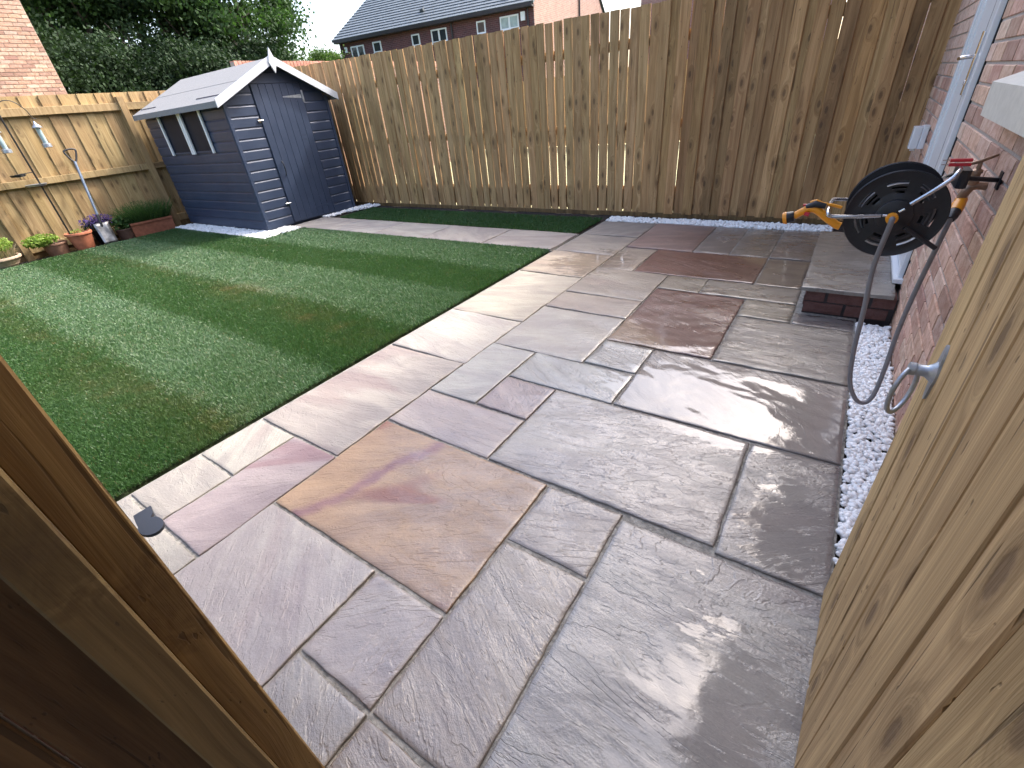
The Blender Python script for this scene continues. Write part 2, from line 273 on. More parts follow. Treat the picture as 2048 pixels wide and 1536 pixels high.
# ------------------------------------------------------------------ object helpers
def link(name, me, mat=None, parent=None, loc=(0, 0, 0), rot=(0, 0, 0), color=None, scale3=None, **props):
    o = bpy.data.objects.new(name, me); COL.objects.link(o); o.scale = scale3 or (1, 1, 1); o.location = loc; o.rotation_euler = rot
    if parent: o.parent = parent
    if mat and me is not None and not me.materials: me.materials.append(mat)
    if color is not None: o.color = (*color, 1)
    for k, v in props.items(): o[k] = v
    return o
def thing(name, label, cat, loc=(0, 0, 0), rot=(0, 0, 0), group=None):
    o = bpy.data.objects.new(name, None); o.empty_display_size = 0.1; COL.objects.link(o); o.location = loc; o.rotation_euler = rot
    o['label'] = label; o['category'] = cat
    if group: o['group'] = group
    return o
class MB:
    def __init__(s): s.v = []; s.f = []
    def add(s, vs, fs):
        b = len(s.v); s.v += [tuple(x) for x in vs]; s.f += [tuple(b+i for i in f) for f in fs]; return s
    def box(s, x0, x1, y0, y1, z0, z1):
        return s.add([(x0, y0, z0), (x1, y0, z0), (x1, y1, z0), (x0, y1, z0), (x0, y0, z1), (x1, y0, z1), (x1, y1, z1), (x0, y1, z1)],
                     [(0, 3, 2, 1), (4, 5, 6, 7), (0, 1, 5, 4), (1, 2, 6, 5), (2, 3, 7, 6), (3, 0, 4, 7)])
    def extr(s, sec, d, a, b):   # section (list of 2d) extruded along axis d from a to b; section axes are the other two in order
        n = len(sec)
        def P(u, v, t): q = [0, 0, 0]; ax = [i for i in range(3) if i != d]; q[ax[0]] = u; q[ax[1]] = v; q[d] = t; return q
        vs = [P(u, v, a) for u, v in sec]+[P(u, v, b) for u, v in sec]
        fs = [(i, (i+1) % n, n+(i+1) % n, n+i) for i in range(n)]+[tuple(range(n))[::-1], tuple(range(n, 2*n))]
        return s.add(vs, fs)
    def cbox(s, x0, x1, y0, y1, z0, z1, c=0.002, d=2):   # box chamfered along axis d
        r = [(x0, x1), (y0, y1), (z0, z1)]; ax = [i for i in range(3) if i != d]; (a0, a1), (b0, b1) = r[ax[0]], r[ax[1]]
        sec = [(a0+c, b0), (a1-c, b0), (a1, b0+c), (a1, b1-c), (a1-c, b1), (a0+c, b1), (a0, b1-c), (a0, b0+c)]
        return s.extr(sec, d, *r[d])
    def tube(s, pts, r, n=10, cap=True):
        pts = [Vector(p) for p in pts]; rr = r if isinstance(r, (list, tuple)) else [r]*len(pts); b = len(s.v); up = None
        for i, p in enumerate(pts):
            t = (pts[min(i+1, len(pts)-1)]-pts[max(i-1, 0)]).normalized()
            if up is None: up = t.orthogonal().normalized()
            up = (up-t*up.dot(t)).normalized(); sd = t.cross(up)
            for k in range(n):
                a = 2*math.pi*k/n; s.v.append(tuple(p+(up*math.cos(a)+sd*math.sin(a))*rr[i]))
        for i in range(len(pts)-1):
            for k in range(n): s.f.append((b+i*n+k, b+i*n+(k+1) % n, b+(i+1)*n+(k+1) % n, b+(i+1)*n+k))
        if cap: s.f.append(tuple(b+k for k in range(n))[::-1]); s.f.append(tuple(b+(len(pts)-1)*n+k for k in range(n)))
        return s
    def lathe(s, prof, n=24, c=(0, 0, 0), axis=2, sx=1.0):   # prof: (radius, height)
        b = len(s.v)
        for r, h in prof:
            for k in range(n):
                a = 2*math.pi*k/n; u, v = r*math.cos(a)*sx, r*math.sin(a)
                q = {2: (u, v, h), 1: (u, h, v), 0: (h, u, v)}[axis]; s.v.append((q[0]+c[0], q[1]+c[1], q[2]+c[2]))
        for i in range(len(prof)-1):
            for k in range(n): s.f.append((b+i*n+k, b+i*n+(k+1) % n, b+(i+1)*n+(k+1) % n, b+(i+1)*n+k))
        s.f.append(tuple(b+k for k in range(n))[::-1]); s.f.append(tuple(b+(len(prof)-1)*n+k for k in range(n)))
        return s
    def mesh(s, name='mesh', smooth=False, ang=40):
        me = bpy.data.meshes.new(name); me.from_pydata(s.v, [], s.f); me.validate()
        import bmesh
        bm = bmesh.new(); bm.from_mesh(me); bmesh.ops.recalc_face_normals(bm, faces=bm.faces)
        if smooth:
            for f in bm.faces: f.smooth = True
            for e in bm.edges: e.smooth = not (len(e.link_faces) == 2 and e.calc_face_angle(0) > math.radians(ang))
        bm.to_mesh(me); bm.free(); return me
    def obj(s, name, mat, parent=None, smooth=False, ang=40, **kw): return link(name, s.mesh(name, smooth, ang), mat, parent, **kw)
def npmesh(name, V, F, attrs=None, smooth=False):
    """V (n,3), F (m,k) -> mesh; attrs: name -> per-vertex float"""
    me = bpy.data.meshes.new(name); V = np.asarray(V, np.float32); F = np.asarray(F, np.int32); k = F.shape[1]
    me.vertices.add(len(V)); me.vertices.foreach_set('co', V.ravel()); me.loops.add(F.size); me.loops.foreach_set('vertex_index', F.ravel())
    me.polygons.add(len(F)); me.polygons.foreach_set('loop_start', np.arange(len(F), dtype=np.int32)*k); me.polygons.foreach_set('loop_total', np.full(len(F), k, np.int32))
    me.update(calc_edges=True)
    if smooth: me.polygons.foreach_set('use_smooth', np.ones(len(F), bool))
    for n, a in (attrs or {}).items():
        at = me.attributes.new(n, 'FLOAT', 'POINT'); at.data.foreach_set('value', np.asarray(a, np.float32))
    return me
def catmull(pts, k=6):
    P = [Vector(p) for p in pts]; P = [P[0]*2-P[1]]+P+[P[-1]*2-P[-2]]; out = []
    for i in range(1, len(P)-2):
        for j in range(k):
            t = j/k; a, b, c, d = P[i-1:i+3]
            out.append(0.5*((2*b)+(c-a)*t+(2*a-5*b+4*c-d)*t*t+(3*b-3*c+d-a)*t**3))
    out.append(P[-2]); return out
def jit(c, k): g = random.uniform(1-k, 1+k); return tuple(a*g*random.uniform(1-k*0.25, 1+k*0.25) for a in c)

#============================================================== GROUND
g = MB().add([(-90, -60, -0.09), (90, -60, -0.09), (90, 120, -0.09), (-90, 120, -0.09)], [(0, 1, 2, 3)]).obj('ground', M['ground']); g['kind'] = 'structure'
soil = MB(); 
nx, ny = 60, 44
for j in range(ny+1):
    for i in range(nx+1):
        x = -9.42+(9.82)*i/nx; y = -1.6+7.05*j/ny; soil.v.append((x, y, -0.034+0.012*noise.noise((x*5, y*5, 1))))
for j in range(ny):
    for i in range(nx): a = j*(nx+1)+i; soil.f.append((a, a+1, a+nx+2, a+nx+1))
o = soil.obj('garden_soil', M['soil'], smooth=True); o['kind'] = 'structure'
nl = MB().box(-16, 6, 5.62, 14, -0.08, -0.03).obj('neighbour_lawn', M['neigh_lawn']); nl['kind'] = 'structure'

# ------------------------------------------------------------------ paving
bed = MB().box(-2.212, 0.235, -1.5, 5.03, -0.03, -0.0075).box(0.235, 0.395, 4.3, 5.03, -0.03, -0.0075).obj('patio_bed', M['mortar_joint']); bed['kind'] = 'structure'
CRM = (0.40, 0.385, 0.365); GRY = (0.44, 0.425, 0.41); BLU = (0.385, 0.395, 0.40); PNK = (0.365, 0.335, 0.32); ORG = (0.46, 0.325, 0.215)
RED = (0.20, 0.09, 0.08); PUR = (0.37, 0.32, 0.345); TAN = (0.35, 0.31, 0.27); DRK = (0.33, 0.295, 0.28)
def slab(x0, x1, y0, y1, col, parent, label=None, vein=0.15, res=None, z=0.0, rough=1.0):
    gap = 0.0045; x0 += gap; x1 -= gap; y0 += gap; y1 -= gap; cx, cy = (x0+x1)/2, (y0+y1)/2; w_, h_ = x1-x0, y1-y0
    d = math.hypot(cx, cy); res = res or (0.013 if d < 2.2 else 0.02 if d < 4 else 0.05)
    nx, ny = max(4, int(w_/res)), max(4, int(h_/res)); sd = random.uniform(0, 99); an = random.uniform(-0.5, 0.5); ca, sa = math.cos(an), math.sin(an)
    V = []; F = []; tilt = (random.uniform(-.0015, .0015), random.uniform(-.0015, .0015))
    US = [0.0]+[(0.0035/w_)+(1-0.007/w_)*i/(nx-2) for i in range(nx-1)]+[1.0]; VS = [0.0]+[(0.0035/h_)+(1-0.007/h_)*i/(ny-2) for i in range(ny-1)]+[1.0]
    def ev(t, k): return 0.0035*noise.noise((t*9, sd+k*7, 0))+0.0025*noise.noise((t*30, sd+k*7, 3))
    for j in range(ny+1):
        for i in range(nx+1):
            u, v = US[i], VS[j]; x = -w_/2+w_*u; y = -h_/2+h_*v
            if i == 0: x += ev(y, 0)
            if i == nx: x += ev(y, 1)
            if j == 0: y += ev(x, 2)
            if j == ny: y += ev(x, 3)
            xr, yr = x*ca+y*sa, -x*sa+y*ca
            n1 = noise.noise((xr*2.2+sd, yr*6.5, sd)); n2 = noise.noise((xr*6+sd, yr*16, 5+sd)); n3 = noise.noise((x*28, y*28, sd))
            t = (n1+0.35*n2)*3.2; fl = math.floor(t); fr = t-fl; st = fl+min(1, fr*4)      # riven ledges
            h = (0.0015*st+0.0008*n2+0.0005*n3)*rough
            if i in (0, nx) or j in (0, ny): h -= 0.0025
            V.append((x, y, h+tilt[0]*u+tilt[1]*v))
    n = nx+1
    for j in range(ny):
        for i in range(nx): a = j*n+i; F.append((a, a+1, a+n+1, a+n))
    rim = [i for i in range(n)]+[j*n+nx for j in range(1, ny+1)]+[ny*n+i for i in range(nx-1, -1, -1)]+[j*n for j in range(ny-1, 0, -1)]
    b = len(V); V += [(V[i][0]*0.998, V[i][1]*0.998, -0.022) for i in rim]; k = len(rim)
    F += [(rim[(q+1) % k], rim[q], b+q, b+(q+1) % k) for q in range(k)]
    me = bpy.data.meshes.new('paving_slab'); me.from_pydata(V, [], F)
    me.polygons.foreach_set('use_smooth', np.array([len(f) == 4 and max(f) < b for f in F]))
    o = link('paving_slab', me, M['stone'], parent, (cx, cy, z+random.uniform(-.001, .001)), color=jit(col, 0.05)); o['vein'] = float(vein)
    if label: o['label'] = label
    if label and 'orange corner' in label: o['corner'] = (-0.62, -0.75, 0.0)
    if label and 'brown corner' in label: o['corner'] = (0.55, 0.45, 0.0)
    if label and label.startswith('orange slab'): o['streak'] = STREAK
    return o
STREAK = (0.94, -0.34, -0.178)
G = {k: v for k, v in zip('abcdefghi', (-2.2, -1.9, -1.585, -1.275, -0.975, -0.678, -0.375, -0.078, 0.23))}
sl_list = [
 ('a','c',-1.1,-0.44,CRM), ('a','c',-0.43,0.165,CRM), ('a','b',0.17,0.457,CRM,None,0.1), ('a','b',0.46,0.765,CRM,None,0.2), ('b','c',0.17,0.765,PUR,'purple riven slab',0.6),
 ('a','c',0.768,1.665,PNK,'long pinkish cream slab with faint violet bands',0.3), ('c','f',0.462,1.065,ORG,'orange slab with a dark violet vein',0.85), ('c','e',-0.14,0.458,(0.49,0.47,0.46)),
 ('c','e',-0.74,-0.145,GRY), ('e','f',0.168,0.458,(0.49,0.465,0.46)), ('e','f',-0.44,0.163,GRY), ('f','g',-0.43,0.163,TAN), ('e','f',-1.1,-0.445,GRY), ('f','i',-1.1,-0.46,GRY),
 ('f','g',0.168,0.768,(0.44,0.40,0.375)), ('f','g',0.772,1.065,(0.385,0.345,0.325)), ('g','i',0.152,1.045,(0.42,0.43,0.435),None,0.1), ('g','i',-0.45,0.147,GRY),
 ('c','e',1.07,1.368,(0.46,0.41,0.40),None,0.2), ('d','e',1.372,1.66,(0.40,0.34,0.35)), ('c','d',1.372,1.955,(0.43,0.43,0.43)), ('d','f',1.666,1.965,BLU),
 ('e','h',1.07,1.66,(0.40,0.385,0.38),None,0.1), ('h','i',1.05,1.66,(0.33,0.325,0.33)), ('f','i',1.666,2.262,(0.31,0.29,0.285),None,0.1),
 ('a','c',1.67,2.285,(0.44,0.42,0.40),None,0.3), ('a','c',2.29,3.2,(0.44,0.405,0.36),None,0.2), ('a','c',3.205,3.82,(0.42,0.36,0.30)),
 ('c','e',1.96,2.585,(0.45,0.43,0.41),None,0.1), ('c','e',2.59,2.895,(0.42,0.38,0.345)), ('c','e',2.9,3.475,(0.42,0.38,0.34)),
 ('e','f',1.97,2.268,BLU), ('e','g',2.272,3.175,RED,'wet dark red slab with an orange corner',0.5), ('g','i',2.267,2.885,(0.33,0.31,0.29)), ('g','h',2.89,3.175,(0.31,0.29,0.25)), ('h','i',2.89,3.06,(0.32,0.31,0.31)),
 ('e','f',3.18,3.472,(0.34,0.31,0.27)), ('f','h',3.18,3.472,(0.36,0.34,0.30)), ('c','d',3.48,4.105,(0.40,0.34,0.30)), ('d','g',3.478,4.105,(0.20,0.092,0.078),'dark red slab with a brown corner',0.6), ('g','h',3.478,4.105,(0.29,0.245,0.205)),
 ('a','c',3.825,4.435,(0.40,0.36,0.33)), ('a','c',4.44,5.02,(0.38,0.345,0.32)), ('c','e',4.11,5.02,(0.34,0.245,0.23)), ('e','f',4.11,5.02,(0.33,0.30,0.29)), ('f','g',4.11,5.02,(0.33,0.30,0.27)), ('g','h',4.11,5.02,(0.32,0.28,0.26)), ('h','i',4.37,5.02,DRK)]
for t in sl_list:
    lab = t[5] if len(t) > 5 else None; vn = t[6] if len(t) > 6 else 0.15
    slab(G[t[0]], G[t[1]], t[2], t[3], t[4], bed, lab, vn)
pb = MB().box(-6.66, -2.235, 3.83, 4.445, -0.03, -0.011).obj('path_bed', M['mortar_joint']); pb['kind'] = 'structure'
for i, (a, b) in enumerate(((-6.65, -5.75), (-5.75, -4.85), (-4.85, -4.0), (-4.0, -3.1), (-3.1, -2.24))):
    slab(a, b, 3.83, 4.44, ((0.40, 0.385, 0.38), (0.37, 0.365, 0.36), (0.39, 0.375, 0.365), (0.40, 0.37, 0.36), (0.41, 0.38, 0.36))[i], pb, None, 0.1)

# ------------------------------------------------------------------ grass
def fractal2(x, y, sc, seed):
    return np.array([noise.noise((a*sc, b*sc, seed)) for a, b in zip(x, y)])
def grass(name, rects, n, label, hmul=1.0, kind='stuff', nearbias=True):
    xs, ys = [], []
    area = sum((b-a)*(d-c) for a, b, c, d in rects)
    for a, b, c, d in rects:
        k = int(n*4*(b-a)*(d-c)/area); x = rng.uniform(a, b, k); y = rng.uniform(c, d, k)
        dist = np.hypot(x, y); keep = rng.random(k) < (np.clip(3.1/np.maximum(dist, 1.2), 0, 1)**1.25 if nearbias else 0.25)
        xs.append(x[keep]); ys.append(y[keep])
    x = np.concatenate(xs); y = np.concatenate(ys); k = len(x); dist = np.hypot(x, y)
    # coarse noise grid looked up for patches
    gx = np.linspace(x.min()-.1, x.max()+.1, 120); gy = np.linspace(y.min()-.1, y.max()+.1, 90)
    GN = np.array([[noise.noise((a*1.3, b*1.3, 2.0))*0.6+noise.noise((a*4, b*4, 7.0))*0.4 for a in gx] for b in gy])
    G2 = np.array([[noise.noise((a*1.0, b*2.2, 12.0))*0.7+noise.noise((a*7, b*7, 17.0))*0.45 for a in gx] for b in gy])
    ix = np.clip(((x-gx[0])/(gx[-1]-gx[0])*119).astype(int), 0, 119); iy = np.clip(((y-gy[0])/(gy[-1]-gy[0])*89).astype(int), 0, 89)
    pn = GN[iy, ix]; dn = G2[iy, ix]
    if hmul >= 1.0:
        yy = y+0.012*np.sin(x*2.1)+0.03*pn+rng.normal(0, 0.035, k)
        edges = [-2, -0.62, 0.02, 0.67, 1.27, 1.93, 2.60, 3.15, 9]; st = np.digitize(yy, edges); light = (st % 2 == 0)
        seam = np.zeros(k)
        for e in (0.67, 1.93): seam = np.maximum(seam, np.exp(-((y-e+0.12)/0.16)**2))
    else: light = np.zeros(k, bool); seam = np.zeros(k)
    lean = np.where(light, 0.5, -0.05)+rng.normal(0, 0.32, k)       # mown towards / away: leans along +x / -x
    side = rng.normal(0, 0.45, k)
    wmul = np.clip(dist/2.6, 1, 3.2); L = rng.uniform(0.016, 0.030, k)*hmul*(1-0.35*np.clip(dn, 0, 1)); W = rng.uniform(0.0016, 0.0028, k)*wmul
    ang = rng.uniform(0, 2*np.pi, k)
    dx, dy = np.cos(ang)*W, np.sin(ang)*W
    # mower rolls run along x, blades pushed along the roll
    lx = -lean*L*0.75; ly = side*L*0.8; hz = np.sqrt(np.maximum(L**2-(lx*0.7)**2-(ly*0.7)**2, (L*0.35)**2))
    base = np.stack([x, y, np.full(k, -0.008)], 1)
    V = np.empty((k, 5, 3)); V[:, 0] = base+np.stack([-dx, -dy, 0*dx], 1); V[:, 1] = base+np.stack([dx, dy, 0*dx], 1)
    mid = base+np.stack([lx*0.35, ly*0.35, hz*0.6], 1); V[:, 2] = mid+np.stack([dx, dy, 0*dx], 1)*0.8; V[:, 3] = mid+np.stack([-dx, -dy, 0*dx], 1)*0.8
    V[:, 4] = base+np.stack([lx, ly, hz], 1)
    i0 = np.arange(k)*5
    F = np.concatenate([np.stack([i0, i0+1, i0+2], 1), np.stack([i0, i0+2, i0+3], 1), np.stack([i0+3, i0+2, i0+4], 1)])
    tint = np.clip(0.44+np.where(light, 0.15, -0.05)+pn*0.3+rng.normal(0, 0.16, k), 0, 1)  # stripe sheen also put into the blade colour, paler on the light stripes
    dry = np.clip((dn-0.30)*1.5, 0, 0.75)*(0.25+0.9*seam)+0.55*seam*np.clip(dn+0.25, 0, 0.6)+(rng.random(k) < 0.018)*0.8
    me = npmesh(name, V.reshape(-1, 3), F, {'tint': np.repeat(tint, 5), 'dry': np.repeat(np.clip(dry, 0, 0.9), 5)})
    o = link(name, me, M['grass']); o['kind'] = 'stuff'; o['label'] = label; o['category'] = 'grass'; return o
lawn = MB().box(-8.93, -2.25, -1.55, 3.19, -0.03, -0.006).box(-6.3, -2.25, 3.19, 3.82, -0.03, -0.006).obj('lawn', M['turf_base']); lawn['kind'] = 'structure'
strip = MB().box(-6.32, -2.3, 4.46, 5.12, -0.03, -0.012).obj('lawn_strip', M['turf_base']); strip['kind'] = 'structure'
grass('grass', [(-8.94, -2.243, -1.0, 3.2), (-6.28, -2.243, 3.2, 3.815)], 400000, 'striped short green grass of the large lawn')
grass('grass', [(-6.32, -2.27, 4.47, 5.14)], 30000, 'shaded short grass of the narrow strip below the back fence', 0.9, nearbias=False)

# ------------------------------------------------------------------ pebbles
import bmesh
def ico(sub):
    bm = bmesh.new(); bmesh.ops.create_icosphere(bm, subdivisions=sub, radius=1.0); V = np.array([v.co[:] for v in bm.verts]); F = np.array([[v.index for v in f.verts] for f in bm.faces]); bm.free(); return V, F
def pebbles(poly_fn, bounds, n, size, label, sub=1, layers=2, z0=-0.02):
    V0, F0 = ico(sub); x0, x1, y0, y1 = bounds; Vs = []; Fs = []; k = 0; c = 0
    pts = []
    while k < n and c < n*30:
        c += 1; x = random.uniform(x0, x1); y = random.uniform(y0, y1)
        if not poly_fn(x, y): continue
        pts.append((x, y)); k += 1
    for q, (x, y) in enumerate(pts):
        s = size*random.uniform(0.7, 1.3); e = np.array([s, s*random.uniform(0.6, 0.85), s*random.uniform(0.45, 0.7)])
        V = V0*e*(1+0.10*rng.normal(size=(len(V0), 1))) if sub < 2 else V0*e
        R = np.array((Matrix.Rotation(random.uniform(0, 6.3), 3, 'Z') @ Matrix.Rotation(random.uniform(-.6, .6), 3, 'X') @ Matrix.Rotation(random.uniform(-.6, .6), 3, 'Y')))
        z = z0+size*0.5+(q % layers)*size*0.75+random.uniform(0, size*0.35)
        Vs.append(V @ R.T+np.array([x, y, z])); Fs.append(F0+q*len(V0))
    me = npmesh('white_pebbles', np.concatenate(Vs), np.concatenate(Fs), smooth=True)
    o = link('white_pebbles', me, M['pebble']); o['kind'] = 'stuff'; o['label'] = label; o['category'] = 'gravel'; return o
pebbles(lambda x, y: y > 0.3, (0.24, 0.388, 0.5, 3.03), 3800, 0.0115, 'white pebbles in the strip along the brick house wall', 2)
pebbles(lambda x, y: y > 5.035+0.012*math.sin(x*9), (-2.2, 0.0, 5.03, 5.24), 2600, 0.0150, 'white pebbles in the strip between patio and back fence', 1)
pebbles(lambda x, y: (y < 3.5+0.01 and x < -6.33-(3.3-y)*0.05 and y > 3.2+0.03*math.sin(x*2.0)) or (x > -6.72 and x < -6.36 and y < 3.82), (-9.05, -6.34, 3.2, 3.82), 2600, 0.017, 'white pebbles along the front corner of the blue shed', 1)
pebbles(lambda x, y: (x-(-6.72)) > 0 and x < -6.58+max(0, (y-4.75))*0.35+0.02*math.sin(y*22), (-6.72, -6.33, 4.45, 5.38), 800, 0.017, 'white pebbles between the shed door and the back fence', 1)

# ------------------------------------------------------------------ fences
def board_mesh(wd, th, ln, c=0.003, wav=0.0): return MB().cbox(-wd/2, wd/2, -th/2, th/2, 0, ln, c).mesh('board')
bf = thing('back_fence', 'tall timber fence of vertical boards closing the far side of the garden', 'fence', (-4.5, 5.43, 0))
bm_cache = {}
x = 0.36; k = 0
while x > -9.35:
    gapped = x < -1.95; wd = random.choice((0.096, 0.1, 0.104)); wk = round(wd, 3)
    top = 1.93+max(0, (-2.4-x))*0.021+random.uniform(-.008, .008); L = top-0.01
    if wk not in bm_cache: bm_cache[wk] = board_mesh(wd, 0.018, 2.0)
    yo = random.choice((0, 0, 0.012)) if gapped else (-0.012 if k % 2 else 0.007)+random.uniform(-.002, .002)
    o = link('board', bm_cache[wk], M['fence'], bf, (x+4.5, yo, 0.012), (random.uniform(-.003, .003), random.uniform(-.0045, .0045), random.uniform(-.02, .02)), jit((1.0, 0.98, 0.95) if gapped else random.choice(((0.98, 0.93, 0.88), (0.62, 0.55, 0.50), (0.82, 0.76, 0.70), (0.9, 0.82, 0.72))), 0.13)); o.scale = (1, 1, L/2.0)
    x -= wd+(random.uniform(0.006, 0.012) if gapped else random.uniform(-0.012, 0.0022)); k += 1
for z0, z1 in ((0.04, 0.30), (0.87, 0.955), (1.60, 1.69)):
    for a, b in ((-4.9, -1.2), (-1.19, 1.3), (1.31, 4.85)):
        link('rail', MB().cbox(0, b-a, 0, 0.04, 0, z1-z0, 0.003, 0).mesh('rail'), M['fence_warm'], bf, (a, 0.0265, z0+0.01*(a < 0)), color=jit((1, 1, 1), 0.1))
for xx in (-4.7, -2.85, -1.0, 0.85, 2.7, 4.6): link('post', MB().cbox(-.045, .045, 0, .09, -.05, 1.9, 0.004).mesh('post'), M['fence'], bf, (xx, 0.067, 0))
link('gravel_board', MB().cbox(-4.85, 4.88, -0.011, 0.018, -0.03, 0.02, 0.003, 0).mesh('gravel_board'), M['post'], bf, (0, 0, 0))

lf = thing('side_fence', 'golden timber fence with rails and posts on the left behind the flower pots', 'fence', (-9.40, 2.0, 0))
y = -1.6; k = 0
me = board_mesh(0.118, 0.016, 1.9)
while y < 5.42:
    link('board', me, M['fence_warm'], lf, (-0.03-(0.009 if k % 2 else 0), y-2.0, 0.02), (random.uniform(-.003, .003), 0, math.pi/2+0.06), jit((1, 0.98, 0.95), 0.14)); y += 0.109; k += 1
for z0, z1 in ((0.05, 0.16), (0.87, 0.955), (1.69, 1.785)):
    for a, b in ((-3.6, -0.62), (-0.54, 1.36), (1.45, 3.40)):
        link('rail', MB().cbox(-0.018, 0.032, 0, b-a, 0, z1-z0, 0.003, 1).mesh('rail'), M['fence_warm'], lf, (0, a, z0), color=jit((1.0, 1, 1), 0.08))
for yy in (-2.55, -0.58, 1.405): link('post', MB().cbox(-.02, .07, -.045, .045, -.05, 1.86, 0.004).mesh('post'), M['fence_warm'], lf, (0, yy, 0), color=(0.93, 0.9, 0.88))
link('gravel_board', MB().cbox(-0.02, 0.02, -3.6, 3.4, -0.05, 0.05, 0.003, 1).mesh('gravel_board'), M['fence_warm'], lf, (-0.004, 0, 0), color=(0.6, 0.55, 0.5))

# fence beyond, seen through the gaps of the back fence
nf = thing('neighbour_fence', 'pale timber fence of the next garden seen through the gaps', 'fence', (-4, 13.6, 0))
me = board_mesh(0.15, 0.02, 1.75)
for i in range(90): link('board', me, M['fence_warm'], nf, (-8+i*0.155, 0, 0), (0, 0, 0), jit((1.2, 1.15, 1.05), 0.1))  # raised board tint stands in for sunlight on this side
for z in (0.4, 1.4): link('rail', MB().box(-8, 6, 0.012, 0.05, z, z+0.09).mesh('rail'), M['fence_warm'], nf)

# ------------------------------------------------------------------ brick walls
bricks_mesh = MB().cbox(-0.05, 0.05, -0.1075, 0.1075, -0.0325, 0.0325, 0.003, 1).mesh('brick')    # long axis y, faces x
BRC = [(1.0, 0.95, 0.93), (0.85, 0.72, 0.68), (1.1, 1.0, 0.93), (0.95, 0.82, 0.78), (0.72, 0.6, 0.58), (1.12, 1.12, 1.08), (1.0, 0.88, 0.8)]
def brick_field(parent, X, sgn, y0, y1, z0, z1, skip, nmax, key, proud=0.006, mat='brick', gain=1.0, rest=None):
    cells = []
    r = 0; z = z0
    while z < z1:
        y = y0-(0.1125 if r % 2 else 0)
        while y < y1+0.11:
            a, b = max(y, y0), min(y+0.215, y1)
            if b-a > 0.04 and not skip((a+b)/2, z+0.0325, a, b): cells.append((a, b, z))
            y += 0.225
        z += 0.0755; r += 1
    cells.sort(key=key); keep = rest is not None; rest = rest if keep else MB()
    for i, (a, b, z) in enumerate(cells):
        px = sgn*(-0.05+proud+random.uniform(-.0015, .0015))
        if i < nmax:
            o = link('brick', bricks_mesh, M[mat], parent, (X+px, (a+b)/2, z+0.0325), (0, 0, 0), tuple(gain*c for c in jit(random.choice(BRC), 0.1))); o.scale = (1, (b-a)/0.215, 1)
        else: rest.box(X+px-0.05, X+px+0.05, a, b, z, z+0.065)
    if rest.v and not keep: rest.obj('brickwork', M[mat], parent, kind='stuff')
house = thing('house', 'red brick house wall with a white door along the right side of the patio', 'house', (0, 0, 0))
DY0, DY1, DZ = 3.28, 4.06, 0.17
wl = MB()
def wallbox(y0, y1, z0, z1): wl.box(0.402, 0.62, y0, y1, z0, z1)
wallbox(-3.0, 1.0, -0.1, 2.3); wallbox(1.0, 2.3, -0.1, 1.19); wallbox(2.3, DY0, -0.1, 2.3); wallbox(DY0, DY1, -0.1, DZ-0.02); wallbox(DY1, 5.6, -0.1, 2.3)
wl.obj('wall', M['mortar'], house)
MB().box(0.40, 0.62, -3.0, 15.0, 2.3, 4.75).box(0.40, 0.62, 5.6, 15.0, -0.1, 2.3).obj('upper_wall', M['house_brick_far'], house)
MB().extr([(0.05, 4.72), (3.6, 7.2), (7.0, 4.72), (7.0, 4.62), (0.05, 4.62)], 1, -3.2, 15.2).obj('roof', M['slate'], house)
MB().box(0.62, 6.8, -3.0, 15.0, -0.1, 4.6).obj('house_body', M['mortar'], house)
MB().box(-0.02, 0.06, -3.2, 15.2, 4.58, 4.68).obj('gutter', M['dark_trim'], house)
def skp(yc, zc, a, b):
    if zc > DZ-0.03 and DY0-0.005 < yc < DY1+0.005: return True
    if zc > 1.19 and 1.0 < yc < 2.31: return True
    if 1.07 < zc < 1.19 and yc < 2.42: return True
    return zc > 2.28
hrest = MB()
brick_field(house, 0.402, -1, 1.0, DY0-0.003, 0.0035-0.0755, 2.3, skp, 190, lambda c: max(0, c[2]-1.7)*10+abs(c[2]-0.8)+max(0, 1.5-c[0])*3, rest=hrest)
brick_field(house, 0.402, -1, DY1+0.003, 5.6, 0.0035-0.0755, 2.3, lambda yc, zc, a, b: zc > 2.28, 100, lambda c: c[2]+max(0, c[1]-5.45)*40, rest=hrest)
hrest.obj('brickwork', M['brick'], house, kind='stuff')
# window sill and window above it
MB().extr([(0.402, 1.065), (0.332, 1.065), (0.330, 1.163), (0.402, 1.188)], 1, 0.95, 2.41).obj('window_sill', M['sill'], house)
wf = MB().box(0.43, 0.5, 1.0, 1.07, 1.2, 2.3).box(0.43, 0.5, 2.23, 2.3, 1.2, 2.3).box(0.43, 0.5, 1.07, 2.23, 1.2, 1.27).box(0.43, 0.5, 1.07, 2.23, 2.22, 2.3).obj('window', M['upvc'], house)
MB().box(0.46, 0.47, 1.07, 2.23, 1.27, 2.22).obj('pane', M['pane'], wf)
